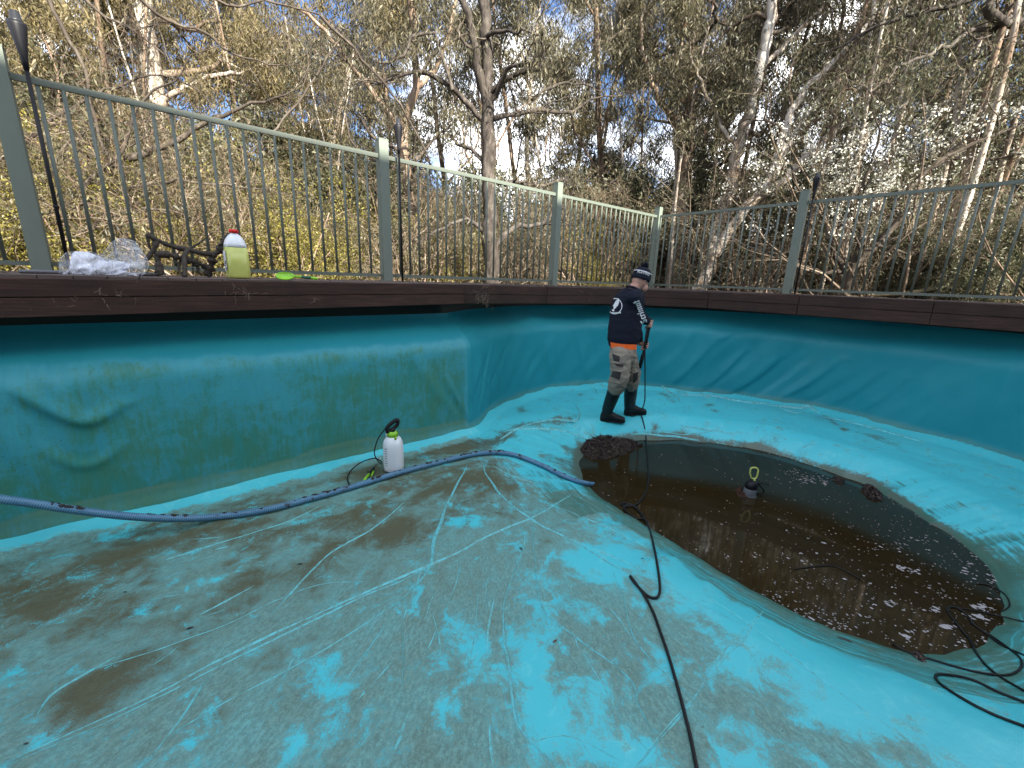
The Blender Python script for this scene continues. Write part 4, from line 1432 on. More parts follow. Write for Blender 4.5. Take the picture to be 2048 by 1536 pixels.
for i, (px, dist) in enumerate(spots):
    for cx, hw in keep_open:
        if abs(px - cx) < hw and dist < 24:
            px = cx + (hw + 25) * (1 if px >= cx else -1)
    left = px < 760
    k = rg.choice([1, 3, 1, 0]) if left else rg.choice([0, 2, 0, 2, 3])
    s = rg.uniform(.72, 1.0) * (1.0 if dist < 20 else 1.15)
    loc = bush_spot(px, dist)
    rot = (rg.uniform(-.05, .05), rg.uniform(-.05, .05), rg.uniform(0, 6.28))
    if k not in used:
        used.add(k)
        t = gums[k]
        t.location, t.rotation_euler, t.scale = loc, rot, (s, s, s)
    else:
        copy_thing(gums[k], loc, rot, s)
for k, t in enumerate(gums):
    if k not in used:
        t.location = bush_spot(300 + 400 * k, 26)

# thin pale saplings that stand in rows on the right and in the middle
G_SAP = "thin pale saplings in the bush beyond the fence"
def sapling_proto(seed, H, r, bark):
    T = Tree(seed)
    S = [dict(n=10, wob=.035, up=.05, taper=.45, sides=6, thick=True),
         dict(k=(8, 11), at=(.5, 1.0), ang=(.4, .9), len=(.12, .25), r=.4, n=5, wob=.25, up=.05, thick=False),
         dict(k=(3, 5), at=(.3, 1.0), ang=(.4, 1.0), len=(.4, .6), r=.5, n=4, wob=.3, up=-.05, leafy=True, thick=False)]
    T.branch((0, 0, 0), (.04, 0, 1), H, r, 0, S)
    return make_tree("sapling", T, (0, 0, -50), "thin straight sapling with pale bark in the bush beyond the fence", "tree", G_SAP, bark,
                     [("foliage", T.leaves(10, (.15, .15, .12), (.15, .022), .55, .1, .6), L_GUM)], B_TWIG)
saps = [sapling_proto(121, 9, .055, B_GUM), sapling_proto(122, 8, .045, B_GUM), sapling_proto(123, 10, .07, B_BROWN)]
for i in range(64):
    px = rg.uniform(1300, 2060) if i < 44 else rg.uniform(-100, 1300)
    dist = rg.uniform(10.5, 18) if i < 44 else rg.uniform(14, 20)
    loc, rot, s = bush_spot(px, dist), (rg.gauss(0, .07), rg.gauss(0, .07), rg.uniform(0, 6.28)), rg.uniform(.75, 1.2)
    t = saps[i % 3]
    if i < 3:
        t.location, t.rotation_euler, t.scale = loc, rot, (s,) * 3
    else:
        copy_thing(t, loc, rot, s)

# bare twiggy thickets
G_THICK = "bare twiggy shrubs behind the fence"
def thicket_proto(seed, H, bark, leaf=None, per=1):
    T = Tree(seed)
    S = [dict(n=7, wob=.16, up=.04, taper=.3, sides=5, thick=False),
         dict(k=(6, 8), at=(.15, 1.0), ang=(.35, 1.0), len=(.35, .6), r=.5, n=6, wob=.22, up=.03, thick=False),
         dict(k=(4, 5), at=(.2, 1.0), ang=(.35, 1.1), len=(.4, .65), r=.55, n=4, wob=.28, up=0, thick=False, leafy=True),
         dict(k=(2, 3), at=(.3, 1.0), ang=(.4, 1.1), len=(.4, .7), r=.6, n=3, wob=.3, up=-.02, thick=False, leafy=True)]
    for k in range(7):
        a = T.rng.uniform(0, 6.28)
        l = T.rng.uniform(.1, .7)
        T.branch((.15 * math.cos(a), .15 * math.sin(a), 0), (l * math.cos(a), l * math.sin(a), 1), H * T.rng.uniform(.6, 1.1), H * .0075, 0, S)
    return make_tree("bare_shrub", T, (0, 0, -50), "bare twiggy shrub tangled behind the fence bars", "shrub", G_THICK, bark,
                     [("foliage", T.leaves(per, (.06, .06, .05), (.06, .016), .5, .05, .6), leaf or L_RED)], bark)
thick = [thicket_proto(131, 3.0, B_TWIG, L_GUM, 2), thicket_proto(132, 3.4, B_TWIG, L_DARK, 3), thicket_proto(133, 2.6, B_BROWN, L_GUM, 2)]
for i in range(46):
    px = -150 + 2350 * ((i * 0.618034 + .2) % 1.0)
    if px > 1330 and i % 3 == 0 and i > 2:
        px = rg.uniform(200, 1300)
    fence_d = 7.0 + 3.2 * math.exp(-((px - 1320) / 330) ** 2)
    dist = rg.uniform(fence_d + 1.9, fence_d + 7.0)
    loc, rot, s = bush_spot(px, dist), (rg.gauss(0, .12), rg.gauss(0, .12), rg.uniform(0, 6.28)), rg.uniform(.7, 1.25)
    t = thick[i % 3]
    if i < 3:
        t.location, t.rotation_euler, t.scale = loc, rot, (s,) * 3
    else:
        copy_thing(t, loc, rot, s)

# leafy shrubs
def shrub_proto(seed, H, W, leaf, per, lw, label, group, droop=.3, n=9):
    T = Tree(seed)
    S = [dict(n=5, wob=.15, up=.05, taper=.4, sides=5, thick=False),
         dict(k=(5, 7), at=(.2, 1.0), ang=(.4, 1.1), len=(.4, .6), r=.5, n=5, wob=.2, up=.05, thick=False, leafy=True),
         dict(k=(3, 4), at=(.2, 1.0), ang=(.4, 1.1), len=(.4, .6), r=.5, n=4, wob=.25, up=.03, thick=False, leafy=True)]
    for k in range(n):
        a = T.rng.uniform(0, 6.28)
        l = T.rng.uniform(.1, W)
        T.branch((.1 * math.cos(a), .1 * math.sin(a), 0), (l * math.cos(a), l * math.sin(a), 1), H * T.rng.uniform(.6, 1.05), H * .01, 0, S)
    return make_tree("leafy_shrub", T, (0, 0, -50), label, "shrub", group, B_BROWN, [("foliage", T.leaves(per, (H * .035,) * 3, lw, droop, .03), leaf)], B_BROWN)
wattle = shrub_proto(141, 2.6, .7, L_YELLOW, 14, (.06, .02), "yellow green wattle shrub behind the left fence", "yellow green shrubs behind the left fence")
for i, (px, dist, s) in enumerate([(150, 10, 1.05), (95, 11, 1.1), (230, 9.5, .75), (560, 8.6, .85), (640, 9.6, .9), (500, 9.0, .8), (910, 10.5, .8), (1180, 12, .8), (700, 11.5, 1.1), (330, 9, .9), (400, 12, 1.3), (60, 14, 1.4), (-80, 11, 1.3)]):
    loc, rot = bush_spot(px, dist), (0, 0, rg.uniform(0, 6.28))
    if i == 0:
        wattle.location, wattle.rotation_euler, wattle.scale = loc, rot, (s,) * 3
    else:
        copy_thing(wattle, loc, rot, s)
dark = shrub_proto(142, 2.8, .8, L_DARK, 22, (.08, .025), "dark green shrub low in the bush behind the fence", "dark green shrubs behind the fence", .35, 11)
for i, (px, dist, s) in enumerate([(1860, 11, .75), (1950, 11.5, .8), (2060, 12, .8), (1780, 14, .9), (1560, 14, 1.3), (1250, 15, 1.4), (1100, 14, 1.3), (700, 14, 1.4), (420, 15, 1.4), (250, 14, 1.5), (1430, 16, 1.5), (900, 15, 1.5),
                                   (2120, 17, 1.6), (1680, 16, 1.7), (100, 16, 1.8), (560, 17, 1.8), (1330, 17, 1.7), (1960, 17, 2.0), (1180, 18, 1.8), (800, 18, 2.0)]):
    loc, rot = bush_spot(px, dist), (0, 0, rg.uniform(0, 6.28))
    if i == 0:
        dark.location, dark.rotation_euler, dark.scale = loc, rot, (s,) * 3
    else:
        copy_thing(dark, loc, rot, s)

# the far wood: one mass
def far_wood():
    rng = np.random.default_rng(77)
    W = TM()
    tips = []
    for k in range(230):
        th = rng.uniform(-1.25, 1.25)
        d = rng.uniform(30, 52)
        p = np.array([d * math.sin(th), d * math.cos(th), 0.0])
        p[2] = float(ground_z(p[0], p[1]))
        H = rng.uniform(3.5, 6.0) if th < -.1 else rng.uniform(4, 8.5)
        top = p + np.array([rng.normal(0, .5), rng.normal(0, .5), H])
        P = np.linspace(p, top, 5)
        P[1:-1] += rng.normal(0, .15, (3, 3))
        W.tube(P, np.linspace(.14, .05, 5), 5)
        for _ in range(15):
            t = rng.uniform(.12, 1)
            tips.append(p + (top - p) * t + rng.normal(0, 1, 3) * np.array([1.5, 1.5, .8]))
    T = Tree(78)
    T.tips = tips
    V, Q = T.leaves(40, (.55, .55, .4), (.42, .10), .5, .25)
    me = TM()
    w0 = np.concatenate(W.V)
    q0 = np.concatenate(W.Q)
    me.quads(w0, q0)
    me.quads(V, Q)
    m = me.mesh("far_woods", False)
    mi = np.zeros(len(q0) + len(Q), np.int32)
    mi[len(q0):] = np.where(rng.random(len(Q)) < .6, 1, 2)
    o = obj("far_woods", m, [B_GUM, L_GUM, L_OLIVE])
    m.polygons.foreach_set("material_index", mi)
    tag(o, "far wood that closes the view behind the trees", kind='stuff')
far_wood()

# --- individual labels for the copies that can be told apart by where they stand
ZONES = [(-9999, 70, "at the far left edge"), (70, 430, "behind the long left fence panel"), (430, 760, "left of the middle fence post"), (760, 1105, "right of the middle fence post"),
         (1105, 1310, "just left of the fence corner"), (1310, 1590, "just right of the fence corner"), (1590, 1830, "behind the right torch and post"), (1830, 9999, "at the far right edge")]
ORD = ["leftmost", "second", "third", "fourth", "fifth", "sixth", "seventh", "eighth", "ninth", "tenth", "eleventh", "twelfth"]
def label_by_place(group, noun):
    byz = {}
    for o in list(COL.objects):
        if o.parent is None and o.get("group") == group and o.get("category"):
            x = project(np.array([[*o.location[:2], 2.5]]))[0][0]
            z = next(t for lo, hi, t in ZONES if lo <= x < hi)
            byz.setdefault(z, []).append((x, o))
    for z, L in byz.items():
        L.sort(key=lambda t: t[0])
        for i, (x, o) in enumerate(L):
            o["label"] = f"{noun} {z}" if len(L) == 1 else (f"leftmost {noun} {z}" if i == 0 else f"{ORD[i]} {noun} from the left {z}")
label_by_place("yellow green shrubs behind the left fence", "yellow green wattle shrub")
label_by_place("dark green shrubs behind the fence", "dark green shrub")
label_by_place(G_GUM, "tall slender gum tree")
for o in COL.objects:
    if o.type == 'MESH' and o.parent is not None and o.name.split('.')[0] in ("branches", "foliage", "dead_foliage", "fresh_foliage", "blossom"):
        o["kind"] = 'stuff'
# ------------------------------------------------------------------ small things
def on_surf(x, y, up=0.0):
    """Point on the floor or, where the water covers it, on the water."""
    p = on_floor(x, y, up)
    return at_z(x, y, ZW + up) if p[2] - up < ZW else p
def to_obj(name, V, Fs, m, parent=None, smooth=True):
    o = obj(name, mesh_from(name, V, Fs, smooth), m)
    if parent is not None:
        o.parent = parent
        o.matrix_parent_inverse = Matrix.Identity(4)
    return o
def part(name, mb, m, parent, smooth=True):
    """Part whose mesh is written in the thing's own coordinates."""
    o = obj(name, mb.mesh(name, smooth), m)
    o.parent = parent
    return o
def wpart(name, mb, m, parent, smooth=True):
    """Part whose mesh is written in world coordinates, under a thing at parent.location."""
    me = mb.mesh(name, smooth)
    me.transform(Matrix.Translation(-parent.location))
    o = obj(name, me, m)
    o.parent = parent
    return o
def ball_rows(r, n=8, z0=0.0, sz=1.0):
    return [(max(1e-4, r * math.sin(math.pi * k / n)), z0 - r * sz * math.cos(math.pi * k / n)) for k in range(n + 1)]

K_BLACK = simple("black_rubber", (0.008, 0.008, 0.009), 0.5, 0.3, 40, spec=0.3)
K_BLACKP = simple("black_plastic", (0.009, 0.009, 0.012), 0.45, 0.2, 30, spec=0.25)
K_GREENP = simple("lime_green_plastic", (0.22, 0.50, 0.02), 0.35, 0.08, 20)
K_DGREEN = simple("dark_green_rubber", (0.012, 0.10, 0.055), 0.5, 0.15, 20)
K_WHITEP = Mat("milky_plastic")
K_WHITEP.P(color=K_WHITEP.mix(K_WHITEP.noise(6, 4), (0.66, 0.70, 0.74), (0.78, 0.80, 0.82)), rough=0.35, sss=0.15)
K_WHITEP = K_WHITEP.m
K_MUD = simple("wet_mud", (0.018, 0.012, 0.007), 0.7, 0.5, 60, bump=0.6)
K_METAL = simple("bare_metal", (0.55, 0.55, 0.55), 0.3, 0.05, 20, metal=1.0)

# --- torches on the fence
def torch(top, zbase, label, w):
    """top: the top of the flame cap (world); w: widest radius."""
    t = thing("garden_torch", (top[0], top[1], zbase), label, "torch", "black torches standing along the fence")
    H = top[2] - zbase
    cone = 4.8 * w
    m = MB()
    m.tube([(0, 0, 0), (0, 0, H - cone - w * 1.0)], 0.011, 8)
    m.tube([(0, 0, .42), (0, 0, .435)], 0.015, 8)
    part("pole", m, K_BLACK, t)
    m = MB()
    z0 = H - cone - 1.3 * w
    m.lathe([(0.012, z0 - .05), (0.016, z0), (w * .42, z0 + cone * .12), (w * .55, z0 + cone * .3), (w * .82, z0 + cone * .68), (w, z0 + cone * .92), (w * .98, z0 + cone)], n=16)
    part("basket", m, K_BLACKP, t)
    m = MB()
    m.lathe([(w * .92, z0 + cone + .001), (w * .62, z0 + cone + w * .25), (w * .52, z0 + cone + w * 1.3), (w * .40, z0 + cone + w * 1.35)], n=16)
    part("cap", m, simple("torch_cap_metal", (0.014, 0.015, 0.018), 0.4, 0.2, 30), t)
torch(at_plane(28, 22, ND, .10), DECK_Z, "tall black garden torch beside the large left fence post", .043)
torch(at_plane(796, 238, ND, .085), DECK_Z, "black garden torch just right of the middle fence post", .042)
torch(at_plane(1636, 346, NE, .085), DECK_Z, "black garden torch beside the post of the right fence", .042)

# --- ribbed suction hose
def ribbed_hose():
    px = [(-60, 985, 1.62, .0), (0, 998, 0, 0), (60, 1006, 0, 0), (150, 1020, 0, 0), (250, 1032, 0, 0), (350, 1037, 0, 0)]
    P = []
    a0 = to_ab(on_floor(430, 1034))[0]
    for x, y, _, _ in px:                     # the left end lifts off the floor, leaning towards the wall
        k = (350 - x) / 410
        P.append(at_plane(x, y, ND, a0 + 0.05 - 0.16 * k))
    for x, y in [(430, 1034), (520, 1022), (600, 1003), (700, 975), (800, 945), (880, 924), (940, 910), (990, 905), (1030, 910), (1080, 929), (1130, 953), (1168, 966), (1200, 970)]:
        P.append(on_floor(x, y, .024))
    P.append(at_z(1250, 972, ZW - .06))
    C = resample(catmull(P, 12), .0052)
    r = .0232
    rad = np.where((np.arange(len(C)) // 1) % 2 == 0, r, r * .93)
    V, Q = tube_arrays(C, rad, 12)
    me = quads_mesh("ribbed_hose", V, Q, False)
    M = Mat("blue_ribbed_hose")
    rib = M.attr("rib")
    n = M.noise(14, 5, 0.6)
    blue = M.mix(n, (0.025, 0.11, 0.22), (0.055, 0.20, 0.36))
    c = M.mix(rib, M.mix(.45, blue, (0.02, 0.035, 0.07)), M.mix(n, (0.06, 0.19, 0.31), (0.14, 0.30, 0.41)))
    c = M.mix(M.smooth(M.noise(9, 6, .72), .57, .65), c, (0.03, 0.026, 0.02))
    M.P(color=c, rough=0.45)
    attr(me, "rib", np.repeat(((np.arange(len(C)) // 1) % 2 == 0).astype(float), 12))
    o = obj("suction_hose", me, M.m)
    tag(o, "long ribbed blue suction hose smeared with mud across the pool floor", "hose")
    # mud on the hose
    m = MB()
    rng = np.random.default_rng(5)
    for k, (lo, hi, n) in enumerate([(.05, .10, 10), (.155, .20, 10), (.33, .40, 10), (.45, .66, 26), (.66, .85, 14), (.02, .95, 8)]):
        for _ in range(n):
            i = int(rng.uniform(lo, hi) * (len(C) - 2))
            t = unit(C[i + 1] - C[i])
            up = unit(np.array([0, -.45 if rng.random() < .6 else .2, 1]) - t * t[2])
            c = C[i] + up * r * .96
            s = rng.uniform(.005, .013)
            R = frame(up, t)
            m.lathe([(s * .2, -s * .4), (s, 0), (s * .7, s * .35), (s * .1, s * .5)], c, 6, R, sq=(rng.uniform(1, 2.4), rng.uniform(.7, 1.2)))
    mo = part("mud_smears", m, K_MUD, o)
    mo["kind"] = 'stuff'
    return C
HOSE = ribbed_hose()

# --- pressure sprayer
def sprayer():
    base = on_floor(788, 941)
    t = thing("pressure_sprayer", base, "white pump sprayer bottle with a lime green collar standing by the blue hose", "sprayer")
    s = .455 / .455
    m = MB()
    R = .082
    m.lathe([(.060, .012), (.074, .016), (.080, .030), (R, .05), (R, .20), (R * .99, .235), (R * .93, .262), (R * .78, .288), (R * .56, .305), (R * .42, .313)], n=28)
    for k in range(4):
        a = k * math.pi / 2 - 1.45
        m.box((.055 * math.cos(a), .055 * math.sin(a), .009), .04, .03, .018, rot_z(a))
    m.box((-.058, .02, .306), .014, .02, .05, rot_z(.3))
    part("tank", m, K_WHITEP, t)
    m = MB()
    m.lathe([(.036, .306), (.040, .308), (.041, .338), (.034, .343), (.033, .352)], n=20)
    for k in range(20):
        a = k * 2 * math.pi / 20
        m.box((.0415 * math.cos(a), .0415 * math.sin(a), .322), .004, .005, .028, rot_z(a))
    m.lathe([(.010, .296), (.010, .318), (.006, .322)], (.036, -.046, 0), 10)
    part("collar", m, K_GREENP, t)
    # pump handle: a D-shaped loop seen at an angle
    m = MB()
    az = .35
    ex = np.array([math.cos(az), math.sin(az), 0.26])
    ex[2] = .42
    ex = unit(ex)
    m.tube([(0, 0, .345), (-.004, 0, .378)], [.024, .022], 12)
    c = np.array([0.0, 0, .388])
    def hp(u, v):
        return c + ex * u + np.array([0, 0, v])
    loop = catmull([hp(-.042, -.014), hp(-.046, .012), hp(-.02, .030), hp(.02, .042), hp(.044, .040), hp(.046, .010), hp(.026, -.010), hp(-.016, -.020)], 5, True)
    loop = np.vstack([loop, loop[:1]])
    m.tube(loop, .0165, 8)
    m.tube([hp(-.046, -.006), hp(-.042, -.03)], [.016, .018], 8)
    part("pump_handle", m, K_BLACKP, t)
    # volume marks
    m = MB()
    for k in range(8):
        a = -2.36 if k % 2 else -2.30
        z = .075 + k * .021
        w = .020 if k % 2 else .014
        for j in range(3):
            aa = -2.06 + (j - 1) * w / R / 2.2
            m.box((R * 1.006 * math.cos(aa), R * 1.006 * math.sin(aa), z), .0018, w / 2.2, .0045, rot_z(aa))
    part("volume_marks", m, simple("grey_print", (0.07, 0.10, 0.14), 0.5), t, False)
    # hose
    m = MB()
    bd = base[1]
    L = [at_depth(775, 852, bd), at_depth(757, 876, bd - .03), at_depth(749, 902, bd - .05), at_depth(752, 916, bd - .06), at_depth(762, 928, bd - .05), at_depth(764, 925, bd - .03), at_depth(757, 919, bd - .02),
         at_depth(745, 917, bd - .02), on_floor(722, 925, .05), on_floor(703, 940, .02), on_floor(695, 955, .007), on_floor(698, 967, .007), on_floor(706, 973, .007), on_floor(722, 964, .012)]
    m.tube(resample(catmull(L, 8), .012), .0048, 8)
    wpart("spray_hose", m, K_BLACK, t)
    # trigger wand
    m = MB()
    A, B, Cc, Dd = on_floor(726, 964, .014), on_floor(738, 948, .016), on_floor(748, 936, .018), at_depth(762, 915, bd - .02)
    m.tube([A, A + (B - A) * .5, B], [.010, .012, .011], 10)
    m.tube([on_floor(743, 952, .016), on_floor(747, 942, .02)], [.007, .008], 8)
    wpart("trigger_handle", m, K_GREENP, t)
    m = MB()
    m.tube([B, Cc], [.012, .010], 8)
    m.tube([on_floor(736, 943, .02), B], [.008, .009], 8)
    wpart("valve", m, K_BLACKP, t)
    m = MB()
    m.tube([Cc, Dd], .0028, 6)
    wpart("wand", m, K_METAL, t)
sprayer()

# --- bottle of yellow pool chlorine
def chlorine_bottle():
    p = at_plane(477, 545, ND, .56)
    dy = p[1]
    h = dy * 89 / F_PX * 1.02
    t = thing("chemical_bottle", (p[0], p[1], DECK_Z), "milky plastic bottle of yellow liquid with a red cap on the deck edge", "bottle")
    yaw = .75
    R = rot_z(yaw)
    w = h * .215
    q = 3.2
    lv = .63 * h
    m = MB()
    m.lathe([(w * .80, 0.001), (w * .93, h * .012), (w, h * .05), (w * 1.0, h * .30), (w * .975, lv)], R=R, n=28, power=q, sq=(1, .82))
    M = Mat("yellow_liquid")
    M.P(color=M.mix(M.noise(9, 3), (0.42, 0.47, 0.12), (0.52, 0.55, 0.16)), rough=0.3, sss=0.2)
    part("liquid", m, M.m, t)
    m = MB()
    m.lathe([(w * .975, lv + .0005), (w * .93, h * .70), (w * .80, h * .78), (w * .60, h * .85), (w * .42, h * .89), (w * .33, h * .905), (w * .30, h * .94)], R=R, n=28, power=2.7, sq=(1, .82))
    part("bottle", m, K_WHITEP, t)
    m = MB()
    m.lathe([(w * .37, h * .925), (w * .385, h * .93), (w * .385, h * .985), (w * .36, h * .995)], R=R, n=24)
    for k in range(24):
        a = k * 2 * math.pi / 24
        m.box((w * .39 * math.cos(a), w * .39 * math.sin(a), h * .958), .002, .003, h * .05, rot_z(a))
    part("cap", m, simple("red_plastic", (0.62, 0.012, 0.012), 0.35, 0.08), t)
    # label on the left face: white paper with a black hazard triangle and bar
    n = R @ np.array([-1, 0, 0.0])
    s = R @ np.array([0, -1, 0.0])
    c0 = n * (w * 1.012)
    m = MB()
    def lab(u0, z0, u1, z1, off, mi=0):
        m.add([c0 + n * off + s * u0 + np.array([0, 0, z0]), c0 + n * off + s * u1 + np.array([0, 0, z0]), c0 + n * off + s * u1 + np.array([0, 0, z1]), c0 + n * off + s * u0 + np.array([0, 0, z1])], [(0, 1, 2, 3)], mi)
    W = w * .56
    lab(-W, .16 * h, W, .56 * h, 0)
    m.add([c0 + n * .001 + s * u + np.array([0, 0, z]) for u, z in ((-W * .15, .36 * h), (W * .75, .36 * h), (W * .3, .245 * h))], [(0, 1, 2)], 1)
    lab(W * .05, .165 * h, W * .95, .225 * h, .001, 2)
    for k in range(7):
        lab(-W * .85, (.20 + k * .048) * h, -W * (.35 - .1 * (k % 2)), (.212 + k * .048) * h, .001, 2)
    me = m.mesh("label")
    o = obj("label", me, [simple("white_label", (0.72, 0.74, 0.78), 0.5, .03), simple("black_print", (0.01, 0.012, 0.02), 0.5), simple("grey_label_print", (0.22, 0.23, 0.25), 0.5)])
    o.parent = t
chlorine_bottle()

# --- scrubbing brush
def brush():
    a = at_plane(548, 556, ND, .74)
    b = at_plane(636, 559, ND, .84)
    t = thing("scrubbing_brush", (*a[:2], DECK_Z), "bright green scrubbing brush lying on the deck edge beside the bottle", "brush")
    e = (b - a)[:2]
    L = np.linalg.norm(e)
    e = e / L
    R = np.stack([np.array([*e, 0]), np.array([-e[1], e[0], 0]), np.array([0, 0, 1.0])], 1)
    tilt = math.radians(58)
    Rt = R @ np.array([[1, 0, 0], [0, math.cos(tilt), -math.sin(tilt)], [0, math.sin(tilt), math.cos(tilt)]])
    m = MB()
    hl = L * .30
    V, Fs = [], []
    n = 28
    oc = np.array([L * .25, 0.0, .030])
    for k, (sc, z) in enumerate([(.90, -.008), (1.0, -.003), (1.0, .003), (.86, .007), (.84, .0045)]):
        for i in range(n):
            q = 2 * math.pi * i / n
            V.append(R @ oc + Rt @ np.array([hl * .72 * sc * math.cos(q), .034 * sc * math.sin(q), z]))
    for k in range(4):
        for i in range(n):
            Fs.append((k * n + i, k * n + (i + 1) % n, (k + 1) * n + (i + 1) % n, (k + 1) * n + i))
    Fs += [tuple(range(n - 1, -1, -1)), tuple(4 * n + i for i in range(n))]
    m.add(V, Fs)
    part("head", m, K_GREENP, t)
    m = MB()
    pts = [R @ np.array(q) for q in [(L * .44, 0, .032), (L * .56, 0, .028), (L * .70, 0, .026), (L * .86, 0, .022), (L * .98, 0, .016), (L, 0, .015)]]
    m.tube(pts, [.010, .008, .010, .011, .012, .007], 10)
    part("handle", m, K_GREENP, t)
    m = MB()
    m.tube([R @ np.array((L * .62, 0, .0272)), R @ np.array((L * .84, 0, .0225))], [.0112, .0122], 10)
    part("grip", m, K_DGREEN, t)
    m = MB()
    rng = np.random.default_rng(8)
    for i in range(150):
        q, rr_ = rng.uniform(0, 6.28), math.sqrt(rng.random())
        p0 = R @ oc + Rt @ np.array([hl * .60 * rr_ * math.cos(q), .028 * rr_ * math.sin(q), -.008])
        p1 = p0 + Rt @ np.array([rng.normal(-.010, .006), rng.normal(0, .005), -.026])
        p1[2] = max(p1[2], .001)
        m.tube([p0, p1], .0012, 3, False)
    o = part("bristles", m, K_DGREEN, t, False)
    o["kind"] = 'stuff'
brush()

# --- muddy dead branch on the deck
def dead_branch():
    def bp(x, y, a=.48):
        return at_plane(x, y, ND, a)
    root = bp(380, 550)
    t = thing("muddy_branch", (*root[:2], DECK_Z), "dead branch caked in wet mud lying on the deck left of the bottle", "branch")
    M = MB()
    rng = np.random.default_rng(12)
    def b(pts, w0, w1, a0=.48, a1=.48, lumpy=.15):
        n = len(pts)
        P = np.array([bp(x, y, a0 + (a1 - a0) * i / (n - 1)) for i, (x, y) in enumerate(pts)])
        P = resample(catmull(P, 6), .012)
        P[:, 2] = np.maximum(P[:, 2], DECK_Z + .004)
        w = np.linspace(w0, w1, len(P)) / 2 / F_PX * 2.75 * 1.25
        M.tube(P, w * (1 + rng.normal(0, lumpy, len(P))), 8)
    b([(293, 468), (310, 478), (345, 493), (375, 499), (402, 506), (428, 508), (440, 500), (455, 488)], 7, 9)
    b([(440, 503), (448, 492), (456, 480), (462, 476)], 16, 17, .48, .46, .25)
    b([(455, 488), (463, 478), (467, 472)], 18, 10, .47, .45, .35)
    b([(316, 480), (306, 500), (297, 514), (292, 520)], 9, 6, .48, .52)
    b([(312, 508), (340, 510), (372, 520), (400, 528), (418, 540)], 10, 11, .52, .44, .3)
    b([(375, 499), (369, 515), (369, 535), (370, 558)], 8, 6, .48, .62)
    b([(428, 508), (424, 525), (418, 540), (414, 552)], 12, 13, .48, .46, .35)
    b([(312, 505), (317, 525), (320, 545), (320, 551)], 9, 10, .5, .55, .35)
    b([(294, 470), (298, 490), (302, 500)], 6, 3)
    b([(360, 522), (358, 540), (365, 552)], 5, 3, .48, .55)
    b([(392, 525), (396, 542), (404, 551)], 4, 3)
    b([(375, 499), (400, 485), (425, 465)], 4, 2, .48, .40)
    b([(300, 552), (280, 548), (262, 545)], 5, 3, .5, .5)
    wpart("stem", M, simple("muddy_bark", (0.035, 0.026, 0.018), 0.8, 0.55, 90, bump=0.8), t)
    M = MB()
    for x, y, s, n in [(446, 496, .017, 20), (454, 488, .018, 22), (462, 478, .015, 14), (458, 482, .016, 16), (418, 545, .016, 14), (320, 546, .011, 8), (350, 516, .012, 10), (395, 530, .012, 12), (430, 512, .013, 9)]:
        for _ in range(n):
            c = bp(x + rng.normal(0, 6), y + rng.normal(0, 5), .48 + rng.normal(0, .015))
            c[2] = max(c[2], DECK_Z + .003)
            r = s * rng.uniform(.3, .8)
            M.lathe([(r * .15, -r), (r * .9, -r * .3), (r, r * .3), (r * .2, r)], c, 6, frame(rng.normal(0, 1, 3)))
            if rng.random() < .6:
                M.tube([c, c + np.array([rng.normal(0, .008), rng.normal(0, .008), -rng.uniform(.01, .03)])], [.002, .0008], 4)
    o = wpart("mud_clods", M, K_MUD, t)
    o["kind"] = 'stuff'
dead_branch()

